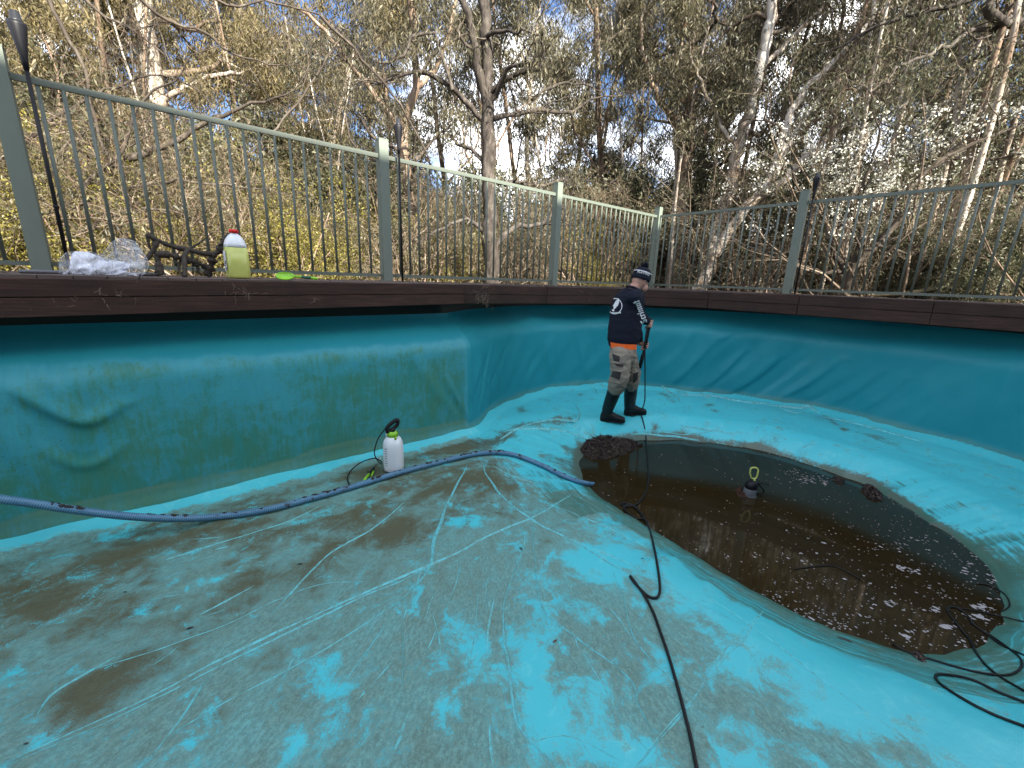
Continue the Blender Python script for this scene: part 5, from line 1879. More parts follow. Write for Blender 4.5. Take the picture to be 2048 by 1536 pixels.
# --- clear plastic bag with a white sheet of paper, and a bit of grey hose beside it
def plastic_bag():
    c = at_plane(205, 545, ND, .56)
    t = thing("plastic_bag", (*c[:2], DECK_Z), "crumpled clear plastic bag with a white lining lying on the deck", "bag")
    M = Mat("clear_film")
    n = M.noise(9, 3, 0.6, None, 1.5)
    al = M.smooth(n, 0.38, 0.72, 0.10, 0.55)
    M.P(color=(0.80, 0.83, 0.88), rough=0.2, spec=0.6, alpha=al)
    film = M.m
    M = Mat("white_crumpled_film")
    n = M.noise(12, 4, 0.6, None, 1.0)
    M.P(color=M.mix(n, (0.40, 0.43, 0.52), (0.70, 0.73, 0.80)), rough=0.3, spec=0.6, alpha=M.smooth(n, 0.3, 0.5, 0.72, 0.97))
    white = M.m
    def sheet(outline_top, outline_bot, name, m, a_mid, bulge, seed, nu=30, nv=13, rough=.012, y_over=0):
        rng = np.random.default_rng(seed)
        tp, bt = resample(catmull(outline_top, 6), 1.0), resample(catmull(outline_bot, 6), 1.0)
        V = []
        for i in range(nu):
            u = i / (nu - 1)
            p, q = tp[int(u * (len(tp) - 1))], bt[int(u * (len(bt) - 1))]
            for j in range(nv):
                v = j / (nv - 1)
                x, y = p + (q - p) * v
                a = a_mid + bulge * (math.sin(v * math.pi * .55) - .35)
                nz = abs(float(fbm(u * 5 + seed, v * 2.2 + u * 2 + seed, 1.0, seed, 2)) - .5) * 2.4
                a += (nz - .35) * rough * 4
                P = at_plane(x, y, ND, a)
                P[2] = max(P[2], DECK_Z + .0015 + .003 * rng.random())
                V.append(P)
        Fs = [(i * nv + j, i * nv + j + 1, (i + 1) * nv + j + 1, (i + 1) * nv + j) for i in range(nu - 1) for j in range(nv - 1)]
        mb = MB()
        mb.add(V, Fs)
        return wpart(name, mb, m, t, True)
    sheet([(118, 520), (132, 505), (175, 502), (205, 508), (228, 482), (252, 478), (275, 486), (290, 510), (297, 528), (292, 548)],
          [(116, 546), (130, 550), (160, 553), (200, 553), (225, 553), (245, 552), (262, 550), (275, 552), (282, 550), (288, 550)], "front_film", film, .60, .09, 3)
    sheet([(122, 522), (136, 508), (175, 504), (205, 510), (230, 486), (252, 480), (272, 488), (288, 512), (294, 530), (290, 548)],
          [(118, 545), (132, 548), (160, 550), (200, 550), (225, 549), (245, 549), (262, 548), (275, 549), (282, 548), (286, 549)], "back_film", film, .44, -.05, 5)
    mb = MB()
    rng = np.random.default_rng(44)
    for pts, a in [([(118, 546), (120, 520), (134, 505)], .62), ([(205, 508), (228, 483), (250, 478), (272, 485)], .60), ([(250, 479), (270, 490), (290, 512), (297, 530), (292, 545), (280, 553)], .64),
                   ([(252, 480), (250, 500), (248, 520), (252, 532)], .68), ([(270, 488), (262, 510), (250, 530), (240, 545)], .68), ([(285, 505), (262, 520), (240, 540)], .70), ([(150, 505), (175, 525), (205, 548)], .70),
                   ([(175, 504), (190, 530), (200, 550)], .70), ([(205, 509), (222, 525), (226, 550)], .70), ([(142, 515), (150, 535), (145, 548)], .68), ([(228, 484), (232, 505), (225, 521)], .64), ([(195, 512), (186, 535), (194, 551)], .70)]:
        P = resample(catmull([at_plane(x, y, ND, a) + rng.normal(0, .003, 3) for x, y in pts], 6), .008)
        P[:, 2] = np.maximum(P[:, 2], DECK_Z + .002)
        mb.tube(P, np.full(len(P), .0013), 4)
    wpart("film_creases", mb, white, t)
    sheet([(142, 512), (150, 503), (175, 505), (200, 513), (225, 521), (252, 524), (262, 530)],
          [(138, 538), (148, 548), (170, 551), (200, 551), (220, 550), (240, 547), (252, 545)], "white_lining", white, .55, .08, 7, 34, 15, .014)
plastic_bag()
def grey_hose():
    P = [at_plane(x, y, ND, a) for x, y, a in [(40, 546, .62), (58, 541, .6), (85, 539, .58), (118, 539, .56), (150, 543, .55), (200, 548, .52), (260, 547, .5), (300, 543, .46), (330, 541, .44)]]
    P = resample(catmull(P, 6), .012)
    P[:, 2] = DECK_Z + .0125
    m = MB()
    m.tube(P, .0115, 10)
    tag(m.build("grey_pipe", simple("grey_pipe_plastic", (0.10, 0.105, 0.12), 0.5, .15), None, True), "short length of dull grey pipe lying under the plastic bag", "pipe")
grey_hose()

# --- submersible pump
def pump():
    b = at_z(1499, 990, ZW)
    t = thing("submersible_pump", (b[0], b[1], ZW - .03), "small grey and black pump with a pale yellow loop handle standing in the water", "pump")
    s = b[1] / F_PX
    m = MB()
    R = 13 * s
    m.lathe([(R * .9, 0), (R, .01), (R, .03 + 15 * s), (R * .95, .03 + 17 * s)], n=20)
    m.lathe([(R * 1.06, .028), (R * 1.06, .034), (R, .036)], n=20)
    part("body", m, simple("grey_plastic", (0.12, 0.13, 0.14), 0.45, .1), t)
    m = MB()
    z = .03 + 17 * s
    m.lathe([(R * .97, z), (R * .98, z + 8 * s), (R * .8, z + 14 * s), (R * .5, z + 17 * s), (R * .2, z + 18 * s)], n=18)
    m.tube([(-R * .3, 0, z + 12 * s), (-R * .35, -R * .2, z + 20 * s)], [R * .28, R * .22], 10)
    m.tube([(R * .35, 0, z + 10 * s), (R * .9, -R * .3, z + 14 * s), (R * 1.2, -R * .3, z + 10 * s)], R * .16, 8)
    part("motor_cover", m, K_BLACKP, t)
    m = MB()
    zc = z + 36 * s
    ring = [(-9.5, 9), (-9, 13), (-5, 15.5), (3, 15.5), (9.5, 10), (10, 0), (9.5, -8), (7, -13), (2, -13.5), (-3, -12), (-7, -4), (-9, 2)]
    q = np.array([(x * s * .88, 0.0, zc + (y * .88 - 1.5) * s) for x, y in ring])
    P = catmull(q, 4, True)
    P = np.vstack([P, P[:1]])
    m.tube(P, 1.6 * s, 8)
    m.tube([(4 * s, 0, zc - 13 * s), (5 * s, 0, z + 15 * s)], 2.2 * s, 8)
    M = simple("pale_yellow_plastic", (0.55, 0.60, 0.16), 0.4, .06)
    part("handle", m, M, t)
    m = MB()
    m.tube(resample(catmull([(R * .6, 0, z + 13 * s), (R * 1.6, -.01, z + 14 * s), (R * 2.6, 0, z + 11 * s), (R * 3.4, .02, z + 10 * s)], 6), .006), 1.5 * s, 6)
    m.tube(resample(catmull([(R * .9, 0, z + 10 * s), (R * 1.8, 0, z + 2 * s), (R * 2.4, .01, z - 8 * s), (R * 2.1, .02, z - 14 * s), (R * 1.4, .02, z - 14 * s), (R * 1.0, 0, z - 8 * s)], 6), .006), 1.7 * s, 6)
    part("cable", m, K_BLACK, t)
pump()

# --- black hoses and cables
def cable(px, r, label, cat="hose", name="black_hose", pre=()):
    P = list(pre) + [on_surf(x, y, r) for x, y in px]
    P = resample(catmull(P, 8), .02)
    m = MB()
    m.tube(P, r * .85, 8)
    tag(m.build(name, K_BLACK, None, True), label, cat)
MD = 4.72
MAIN_HOSE_PRE = [at_depth(1296, 650, MD + .16), at_depth(1292, 668, MD + .10), at_depth(1290, 700, MD + .06), at_depth(1290, 740, MD + .04), at_depth(1290, 780, MD + .03), at_depth(1289, 803, MD + .03)]
cable([(1282, 822), (1268, 832), (1256, 829), (1253, 823), (1262, 819), (1277, 822), (1284, 834), (1288, 850), (1292, 875), (1294, 905), (1297, 940), (1296, 965), (1291, 985), (1279, 1003), (1264, 1012), (1248, 1012), (1243, 1007),
       (1253, 1006), (1270, 1013), (1284, 1028), (1288, 1036), (1276, 1037), (1259, 1028), (1248, 1015), (1257, 1009), (1274, 1018), (1288, 1036), (1299, 1058), (1306, 1085), (1313, 1120), (1318, 1152), (1320, 1181),
       (1315, 1194), (1305, 1196), (1291, 1188), (1275, 1172), (1262, 1156), (1259, 1150), (1266, 1159), (1280, 1178), (1293, 1198), (1308, 1228), (1320, 1262), (1335, 1305), (1350, 1355), (1365, 1410), (1380, 1470), (1393, 1534), (1404, 1600)],
      .0085, "thin black pressure hose that runs from the lance down to the near edge", pre=MAIN_HOSE_PRE)
cable([(1785, 1287), (1816, 1304), (1870, 1321), (1941, 1341), (1997, 1350), (2026, 1347), (2043, 1333), (2040, 1316), (2017, 1296), (1980, 1270), (1949, 1250), (1935, 1231), (1912, 1214), (1895, 1216), (1898, 1227),
       (1918, 1253), (1941, 1282), (1952, 1304), (1969, 1327), (1997, 1351), (2048, 1381), (2140, 1430)], .0062, "black cable looped over the near end of the water", "cable", "black_cable")
cable([(2160, 1455), (2048, 1404), (1997, 1384), (1941, 1358), (1884, 1348), (1871, 1354), (1884, 1370), (1927, 1398), (1983, 1427), (2048, 1452), (2150, 1490)], .0068, "black hose doubled back in a narrow loop at the lower right", "hose", "black_hose")
cable([(1905, 1213), (1969, 1225), (2048, 1243), (2140, 1265)], .0045, "thin black lead running right from the end of the water", "cable", "black_cable")
cable([(1955, 1167), (1980, 1171), (2009, 1188), (2019, 1208), (2012, 1218), (2001, 1222)], .0048, "small black cable arc at the right tip of the water", "cable", "black_cable")
cable([(1941, 1245), (1969, 1265), (2003, 1290), (2048, 1310), (2130, 1350)], .0050, "black lead beside the cable loop at the right edge", "cable", "black_cable")
cable([(1588, 1138), (1620, 1134), (1655, 1131), (1680, 1136), (1722, 1158)], .0045, "sunken black cable that shows in the middle of the water", "cable", "black_cable")

# --- heaps of rotten leaves
def heap(name, outline, zc, H, n, label, seed, mats, sz=(.022, .062)):
    rng = np.random.default_rng(seed)
    G = np.array([on_surf(x, y)[:2] for x, y in outline])
    c = G.mean(0)
    t = thing(name, (c[0], c[1], max(fz(*c), ZW)), label, "leaf heap")
    V, Fs = [], []
    lo, hi = G.min(0), G.max(0)
    dens = []
    while len(dens) < n:
        p = rng.uniform(lo, hi, (400, 2))
        ok = inside_poly(p, G)
        dens += list(p[ok])
    for p in dens[:n]:
        d = dist_poly(p[None], G)[0][0]
        top = H * min(1, d / (H * 1.5)) ** .6
        z = max(fz(*p), ZW) + top * rng.uniform(.55, 1.05) + .004
        l, w = rng.uniform(*sz), rng.uniform(.006, .016)
        dd = unit(rng.normal(0, 1, 3) * np.array([1, 1, .45]))
        ww = unit(np.cross(dd, rng.normal(0, 1, 3)))
        up = np.cross(dd, ww) * l * .12
        b = np.array([p[0], p[1], z])
        o = len(V)
        V += [b - dd * l / 2, b + ww * w / 2 + up, b + dd * l / 2, b - ww * w / 2 + up]
        Fs.append((o, o + 1, o + 2, o + 3))
    mb = MB()
    mb.add(V, Fs)
    o = wpart("rotten_leaves", mb, mats, t, False)
    o["kind"] = 'stuff'
    # the soaked mass beneath
    gx = np.linspace(lo[0], hi[0], 30)
    gy = np.linspace(lo[1], hi[1], 30)
    X, Y = np.meshgrid(gx, gy, indexing='ij')
    P = np.stack([X.ravel(), Y.ravel()], 1)
    ins = inside_poly(P, G)
    d = dist_poly(P, G)[0]
    z = np.maximum(fzs(P), ZW) + np.where(ins, H * .6 * np.minimum(1, d / (H * 1.5)) ** .6, -.02) + (fbm(P[:, 0], P[:, 1], 30, seed, 3) - .5) * .03 * ins
    idx = np.arange(900).reshape(30, 30)
    Q = np.stack([idx[:-1, :-1], idx[1:, :-1], idx[1:, 1:], idx[:-1, 1:]], -1).reshape(-1, 4)
    Q = Q[ins[Q].any(1)]
    me = quads_mesh("sodden_core", np.c_[P, z], Q, True)
    me.transform(Matrix.Translation(-t.location))
    o = obj("sodden_core", me, K_MUD)
    o.parent = t
L_ROT = leaf_mat("rotten_leaf", (0.014, 0.010, 0.008), (0.032, 0.022, 0.017), (0.12, 0.082, 0.062), 0.0, 0.45)
heap("leaf_heap", [(1160, 902), (1172, 882), (1196, 873), (1216, 871), (1226, 876), (1240, 877), (1252, 879), (1266, 884), (1280, 890), (1264, 902), (1245, 910), (1215, 918), (1185, 920)], ZW, .052, 2600, "dark heap of sodden leaves at the water's edge below the man", 3, L_ROT)
heap("leaf_heap", [(1722, 982), (1732, 970), (1748, 976), (1763, 990), (1762, 1002), (1742, 1000)], ZW, .035, 420, "small dark leaf clump at the far edge of the water", 4, L_ROT)
heap("leaf_heap", [(1660, 958), (1675, 953), (1690, 962), (1684, 970)], ZW, .022, 90, "thin drift of wet leaves on the far edge left of the small clump", 5, L_ROT, (.015, .035))
heap("leaf_heap", [(1470, 983), (1480, 975), (1488, 985), (1494, 998), (1480, 996)], ZW, .02, 110, "reddish soaked leaves beside the pump", 6, L_RED, (.015, .035))
heap("leaf_heap", [(1825, 1308), (1838, 1303), (1850, 1318), (1846, 1326), (1832, 1318)], ZW, .02, 70, "dark scrap of leaves on the black cable at the near water edge", 7, L_ROT, (.015, .04))

# --- foam and scum on the water
def foam():
    rng = np.random.default_rng(31)
    V, Fs = [], []
    def blob(x, y, r, el, ang, irr=.18, n=11):
        c = at_z(x, y, ZW + .0022)
        if not inside_poly(c[None, :2], WATER)[0]:
            return
        o = len(V)
        for i in range(n):
            q = 2 * math.pi * i / n
            k = r * (1 + rng.normal(0, irr))
            u, v = k * el * math.cos(q), k * math.sin(q)
            V.append((c[0] + u * math.cos(ang) - v * math.sin(ang), c[1] + u * math.sin(ang) + v * math.cos(ang), ZW + .0022))
        V.append((c[0], c[1], ZW + .0022 + min(r * .15, .003)))
        for i in range(n):
            Fs.append((o + i, o + (i + 1) % n, o + n))
    for _ in range(2600):
        u = rng.random()
        x = 1180 + 820 * (1 - (1 - u) ** 1.25) if rng.random() < .8 else rng.uniform(1180, 1980)
        y = rng.uniform(890, 1300)
        if rng.random() > .25 + .75 * sstep(1250, 1800, x) * (0.35 + .65 * float(vnoise(x, y, .012, 5))):
            continue
        big = rng.random()
        r = .0018 + .0030 * big ** 3 + (.006 * rng.random() if (x > 1500 and y > 1060 and rng.random() < .12) else 0)
        blob(x, y, r, rng.uniform(1, 1.9), rng.normal(-.5, .5))
    for x, y, n, rx, ry, r in [(1620, 960, 70, 30, 10, .006), (1590, 945, 24, 24, 8, .005), (1805, 1135, 14, 12, 6, .010), (1825, 1142, 10, 14, 5, .007), (1960, 1215, 18, 16, 8, .010), (1958, 1233, 14, 14, 4, .010),
                               (1650, 966, 10, 8, 4, .009), (1840, 1075, 14, 26, 9, .006), (1795, 1090, 16, 30, 8, .005), (1510, 1110, 6, 8, 4, .006), (1890, 1253, 8, 6, 4, .011), (1815, 1271, 9, 12, 6, .009), (1870, 1217, 7, 6, 4, .008),
                               (1780, 1208, 9, 8, 6, .007), (1560, 1205, 60, 70, 26, .004), (1650, 1240, 70, 80, 22, .004), (1985, 1160, 10, 14, 8, .008), (1930, 1140, 10, 10, 6, .007)]:
        for _ in range(n):
            blob(x + rng.normal(0, rx * .6), y + rng.normal(0, ry * .6), r * rng.uniform(.35, 1.1), rng.uniform(1, 2), rng.normal(-.5, .4), .24)
    for i in range(90):       # a thin rim of froth
        k = rng.integers(0, len(WATER))
        p = WATER[k] + (WATER.mean(0) - WATER[k]) * rng.uniform(.0, .03)
        if p[0] > 2.4:
            o = len(V)
            r = rng.uniform(.003, .008)
            for j in range(6):
                q = j * math.pi / 3
                V.append((p[0] + r * rng.uniform(.6, 1.6) * math.cos(q), p[1] + r * rng.uniform(.5, 1.2) * math.sin(q), ZW + .004))
            Fs.append(tuple(range(o, o + 6)))
    M = Mat("scum_foam")
    M.P(color=M.mix(M.noise(120, 3), (0.20, 0.19, 0.19), (0.48, 0.47, 0.48)), rough=0.6)
    o = to_obj("foam", V, Fs, M.m, None, False)
    tag(o, "flecks of pale foam and scum floating on the dirty water", kind='stuff')
foam()

# --- single dead leaves
def leaf_mesh():
    V = [(-.5, 0, 0), (-.2, .16, .05), (.2, .15, .06), (.5, 0, .02), (.2, -.16, .05), (-.2, -.17, .06), (-.2, 0, .0), (.2, 0, .015)]
    return mesh_from("dead_leaf", V, [(0, 6, 1), (6, 7, 2, 1), (7, 3, 2), (0, 5, 6), (6, 5, 4, 7), (7, 4, 3)])
LEAF = leaf_mesh()
M_LEAFB = simple("dry_leaf_brown", (0.085, 0.042, 0.022), 0.6, .3, 30)
M_LEAFD = simple("wet_leaf_dark", (0.02, 0.014, 0.01), 0.5, .3, 30)
for i, (x, y, l, ang, m, lab) in enumerate([
    (1110, 1282, .030, .6, M_LEAFB, "reddish brown dead leaf alone on the clean patch of the near floor"), (1042, 1097, .034, -.9, M_LEAFD, "dark curled leaf on the pale crease left of the hose"),
    (380, 1256, .034, .4, M_LEAFD, "black gum leaf on the grey floor left of the long seam"), (600, 1128, .034, .1, M_LEAFD, "dark leaf below the blue hose in the brown stain"),
    (52, 1487, .018, .3, M_LEAFD, "small black leaf near the lower left corner"), (1285, 1117, .022, .2, M_LEAFD, "small dark leaf left of the thin hose near the water"),
    (1690, 1280, .075, -.5, M_LEAFD, "long dark bark sliver on the algae slope by the water"), (1406, 1454, .010, .2, M_LEAFD, "tiny black speck of leaf right of the hose at the bottom"),
    (1565, 1462, .010, .2, M_LEAFD, "tiny dark leaf chip at the lower right"), (250, 1184, .022, .2, M_LEAFD, "small dark leaf on the left floor under the hose"),
    (22, 540, .02, .2, M_LEAFD, "black leaf on the deck at the far left")]):
    p = on_surf(x, y, .003) if y > 700 else np.array([*at_plane(x, y + 4, ND, .7)[:2], DECK_Z + .002])
    o = obj("dead_leaf", LEAF, None)
    if not LEAF.materials:
        LEAF.materials.append(M_LEAFB)
    o.material_slots[0].link = 'OBJECT'
    o.material_slots[0].material = m
    o.location, o.scale, o.rotation_euler = p, (l, l * (.55 if l > .05 else 1), l), (0, 0, ang)
    tag(o, lab, "leaf", "dead leaves lying about the pool")

# --- straw and bark bits caught on the fascia
M_STRAW = simple("dry_straw", (0.14, 0.105, 0.07), 0.8, .35, 40)
def wisp(x, y, n, rx, ry, label, seed, r=.0016, long=.05, chunk=0):
    rng = np.random.default_rng(seed)
    if x < 1000:
        c = at_plane(x, y, ND, .975 if x < 900 else .955)
    else:
        h = at_depth(x, y, 1.0) - O
        k = fascia_cross(np.zeros(2), h[:2] / np.hypot(*h[:2]))
        c = O + h * ((k - .012) / np.hypot(*h[:2]))
    s = np.linalg.norm(c - O) / F_PX
    m = MB()
    e1 = np.array([*U_AD, 0])
    for _ in range(n):
        p = c + e1 * rng.normal(0, rx) * s + np.array([0, 0, 1.0]) * rng.normal(0, ry) * s
        d = unit(e1 * rng.normal(0, 1) + np.array([0, 0, 1.0]) * rng.normal(-.2, 1) + np.array([*ND, 0]) * rng.normal(0, .25))
        P = [p]
        for k in range(5):
            d = unit(d + rng.normal(0, .45, 3) * np.array([1, 1, 1]))
            P.append(P[-1] + d * long * rng.uniform(.5, 1.3) / 5)
        P = np.array(P)
        P += np.array([*ND, 0])[None] * np.maximum(0, .006 - ((P - c) @ np.array([*ND, 0])))[:, None]
        m.tube(P, np.linspace(r, r * .4, 6), 4)
    for _ in range(chunk):
        p = c + e1 * rng.normal(0, rx * .5) * s + np.array([0, 0, rng.normal(0, ry * .5) * s])
        m.lathe([(.001, -.02), (.009, -.006), (.008, .008), (.001, .02)], p, 6, frame(unit(rng.normal(0, 1, 3)), ND.tolist() + [0]), sq=(1, .3))
    tag(m.build("dry_wisp", M_STRAW, None, True), label, "straw", "dry straw and bark caught on the deck edge")
wisp(484, 582, 14, 12, 7, "dry leaf and straw tuft caught on the fascia below the bottle", 1, .0014, .06, 3)
wisp(962, 592, 34, 11, 10, "largest tangle of dry straw hanging on the fascia at its bend", 2, .0022, .08, 3)
wisp(203, 590, 3, 2, 5, "single bark curl on the fascia below the plastic bag", 3, .0025, .05, 1)
wisp(243, 590, 6, 8, 8, "forked dry twig stuck on the fascia below the branch", 4, .0014, .06, 2)
wisp(628, 588, 3, 1, 6, "thin pale bark strip hanging below the green brush", 5, .0022, .06)
wisp(140, 606, 4, 8, 3, "faint wisp of bark low on the fascia at the left", 6, .0016, .04)
wisp(1160, 582, 4, 9, 3, "wisp of straw on the fascia left of the man", 7, .0018, .06)
wisp(1184, 590, 4, 3, 8, "curled straw just left of the man's shoulder", 8, .002, .07)

# --- fallen pole behind the right fence
def fallen_pole():
    a, b = at_depth(1640, 600, 8.6), at_depth(2036, 563, 7.2)
    P = np.linspace(a, b, 9)
    P[1:-1, 2] += np.random.default_rng(2).normal(0, .012, 7)
    m = MB()
    m.tube(P, np.linspace(.030, .048, 9), 10)
    M = simple("weathered_pole", (0.24, 0.20, 0.12), 0.8, .25, 12, bump=.3)
    tag(m.build("fallen_pole", M, None, True), "pale weathered pole lying at a slant behind the right fence", "pole")
fallen_pole()

# --- litter lying along the deck boards
def deck_litter():
    rng = np.random.default_rng(55)
    V, Fs = [], []
    for k in range(260):
        if k < 110:
            P = ab(rng.uniform(.02, .85), rng.uniform(2.0, 9.4))
        else:
            P = ab(rng.uniform(1.9, 5.6), rng.uniform(-.10, .42))
        l, w, an = rng.uniform(.008, .035), rng.uniform(.003, .010), rng.uniform(0, 6.28)
        u, v = np.array([math.cos(an), math.sin(an), 0]), np.array([-math.sin(an), math.cos(an), 0])
        c = np.array([*P, DECK_Z + .003])
        o = len(V)
        V += [c - u * l, c + v * w + Z_UP * rng.uniform(.002, .010), c + u * l + Z_UP * rng.uniform(0, .012), c - v * w + Z_UP * rng.uniform(0, .006)]
        Fs.append((o, o + 1, o + 2, o + 3))
    M = leaf_mat("deck_litter_leaf", (0.05, 0.032, 0.02), (0.13, 0.095, 0.06), (0.30, 0.25, 0.18), 0.0, .7)
    o = to_obj("leaf_litter", V, Fs, M, None, False)
    tag(o, "scatter of small dead leaves along the deck boards", kind='stuff')
Z_UP = np.array([0, 0, 1.0])
deck_litter()
# ------------------------------------------------------------------ the man with the pressure lance
def mp(x, y, dy=0.0):
    return at_depth(x, y, MD + dy)
def capsule(m, a, b, ra, rb, n=12, k=5):
    """A tapered limb with round ends."""
    a, b = np.asarray(a, float), np.asarray(b, float)
    ax = unit(b - a)
    L = np.linalg.norm(b - a)
    prof = [(ra * math.sin(q), -ra * math.cos(q)) for q in np.linspace(0.08, math.pi / 2, k)]
    prof += [(rb * math.cos(q), L + rb * math.sin(q)) for q in np.linspace(0, math.pi / 2 - 0.08, k)]
    m.lathe(prof, a, n, frame(ax, (0.3, 0.2, 0.9) if abs(ax[2]) < .8 else (1, 0, 0)))
def chain(m, pts, rad, n=12):
    for i in range(len(pts) - 1):
        capsule(m, pts[i], pts[i + 1], rad[i], rad[i + 1], n)
def loft(m, rings, n=24):
    """rings: (centre, x axis, x radius, y axis, y radius)"""
    V, Fs = [], []
    for c, ex, rx, ey, ry in rings:
        for i in range(n):
            q = 2 * math.pi * i / n
            V.append(np.asarray(c) + np.asarray(ex) * rx * math.cos(q) + np.asarray(ey) * ry * math.sin(q))
    for j in range(len(rings) - 1):
        for i in range(n):
            Fs.append((j * n + i, j * n + (i + 1) % n, (j + 1) * n + (i + 1) % n, (j + 1) * n + i))
    Fs += [tuple(range(n - 1, -1, -1)), tuple((len(rings) - 1) * n + i for i in range(n))]
    m.add(V, Fs)
def fuse(name, mb, voxel, smooth_it, m, parent, folds=0.0, fold_size=.06, seed=0):
    """Melt overlapping volumes into one continuous skin."""
    me0 = mb.mesh(name)
    bm = bmesh.new()
    bm.from_mesh(me0)
    bmesh.ops.recalc_face_normals(bm, faces=bm.faces)
    bm.to_mesh(me0)
    bm.free()
    o = bpy.data.objects.new(name + "_raw", me0)
    COL.objects.link(o)
    r = o.modifiers.new("r", 'REMESH')
    r.mode = 'VOXEL'
    r.voxel_size = voxel
    s = o.modifiers.new("s", 'SMOOTH')
    s.factor, s.iterations = 0.5, smooth_it
    dg = bpy.context.evaluated_depsgraph_get()
    me = bpy.data.meshes.new_from_object(o.evaluated_get(dg))
    bpy.data.objects.remove(o)
    bpy.data.meshes.remove(me0)
    me.name = name
    n = len(me.vertices)
    co = np.empty(n * 3, np.float32)
    me.vertices.foreach_get("co", co)
    co = co.reshape(-1, 3)
    if folds:
        no = np.empty(n * 3, np.float32)
        me.vertices.foreach_get("normal", no)
        no = no.reshape(-1, 3)
        u = co[:, 0] * .8 + co[:, 1] * .6
        f = fbm(u + co[:, 2] * .35 + 20, co[:, 2] * 1.6 + 20, 1 / fold_size, 200 + seed, 3)
        f2 = fbm(u + 9, co[:, 2] - u * .8 + 9, .5 / fold_size, 230 + seed, 2)
        co = co + no * ((1 - np.abs(f - .5) * 4) * .6 + (f2 - .5))[:, None] * folds
        me.vertices.foreach_set("co", co.astype(np.float32).ravel())
    bvh = BVHTree.FromPolygons([tuple(map(float, v)) for v in co], [tuple(p.vertices) for p in me.polygons])
    me.transform(Matrix.Translation(-parent.location))
    me.polygons.foreach_set("use_smooth", [True] * len(me.polygons))
    me.update()
    ob = obj(name, me, m)
    ob.parent = parent
    return ob, bvh

foot_r, foot_l = on_floor(1215, 842), on_floor(1262, 829)
MAN = thing("person", ((foot_r[0] + foot_l[0]) / 2, (foot_r[1] + foot_l[1]) / 2, 0.0), "man in a dark hooded top, work trousers, beanie and black gumboots hosing the pool", "person")
FW = unit(np.array([.80, .60, 0]))            # the way the chest faces
RT = np.array([FW[1], -FW[0], 0])             # his right, towards the viewer
HF = unit(np.array([.96, .20, 0]))            # hips and feet
HR = np.array([HF[1], -HF[0], 0])
Z3 = np.array([0, 0, 1.0])

S_SKIN = Mat("skin")
_n = S_SKIN.noise(25, 4)
S_SKIN.P(color=S_SKIN.mix(_n, (0.36, 0.185, 0.14), (0.47, 0.26, 0.20)), rough=0.5, sss=0.1)
S_SKIN = S_SKIN.m
S_NAVY = Mat("navy_fleece")
_n = S_NAVY.noise(140, 3, .7)
S_NAVY.P(color=S_NAVY.mix(_n, (0.007, 0.009, 0.017), (0.015, 0.018, 0.030)), rough=0.95, spec=0.15, normal=S_NAVY.bump(_n, .15, .002))
S_NAVY = S_NAVY.m
S_KHAKI = Mat("khaki_work_cloth")
_n, _n2 = S_KHAKI.noise(9, 5, .6), S_KHAKI.noise(200, 2, .7)
S_KHAKI.P(color=S_KHAKI.mix(_n, (0.17, 0.15, 0.118), (0.29, 0.26, 0.21)), rough=0.9, spec=0.15, normal=S_KHAKI.bump(_n, .4, .006))
S_KHAKI = S_KHAKI.m
S_PATCH = simple("dark_patch_cloth", (0.028, 0.026, 0.025), 0.9, .2, 60)
S_BOOT = simple("black_gumboot_rubber", (0.010, 0.011, 0.012), 0.5, .3, 30, spec=.3)
S_ORANGE = simple("orange_cloth", (0.85, 0.13, 0.015), 0.8, .08, 40)
S_WHITE = simple("white_print", (0.62, 0.64, 0.66), 0.7, .05, 40)

# joints
SH_R, EL_R, WR_R = mp(1266, 596, -.15), mp(1279, 632, -.03), mp(1296, 643, .13)
SH_L, EL_L, WR_L = mp(1271, 591, .20), mp(1272, 652, .27), mp(1279, 687, .20)
HIP_R, KN_R, AN_R = mp(1241, 708, -.07), mp(1240, 752, -.10), np.array([foot_r[0] - .012, foot_r[1], .10])
HIP_L, KN_L, AN_L = mp(1253, 706, .11), mp(1264, 748, .13), np.array([foot_l[0] - .03, foot_l[1], .10])
NECK, HEAD = mp(1266, 578, .03), mp(1281, 561, .06)
LTOP, LMID, LEND = mp(1299, 646, .155), mp(1290, 694, .125), mp(1279, 737, .09)

# body: one skin from the head to the feet, hands included
B = MB()
HD = unit(np.array([.86, .42, -.30]))         # where he looks
HU = unit(Z3 - HD * HD[2] * .9)
HRt = np.cross(HD, HU)
R_head = np.stack([HD, np.cross(HU, HD), HU], 1)
B.lathe(ball_rows(1.0, 10), HEAD, 20, R_head @ np.diag([.098, .078, .112]))
chin = HEAD + HD * .062 - HU * .095
capsule(B, HEAD + HD * .03 - HU * .05, chin, .066, .034)
capsule(B, HEAD + HD * .055 - HU * .062 + HRt * .02, HEAD + HD * .055 - HU * .062 - HRt * .02, .05, .05)
capsule(B, HEAD + HD * .092 + HU * .005, HEAD + HD * .118 - HU * .036, .010, .015)          # nose
capsule(B, HEAD + HD * .090 - HU * .066 + HRt * .018, HEAD + HD * .090 - HU * .066 - HRt * .018, .011, .011)   # mouth
for sd in (1, -1):
    capsule(B, HEAD + HD * .085 + HU * .012 + HRt * .034 * sd, HEAD + HD * .088 + HU * .012 + HRt * .028 * sd, .013, .012)   # brow and eye
    capsule(B, HEAD - HD * .004 + HU * .006 + HRt * .079 * sd, HEAD + HD * .006 - HU * .036 + HRt * .074 * sd, .017, .011)   # ear
chain(B, [NECK - Z3 * .05, NECK, HEAD - HU * .05 - HD * .02], [.066, .058, .060])
chain(B, [mp(1245, 695, .02), mp(1250, 650, .02), mp(1256, 605, .02)], [.11, .11, .12])
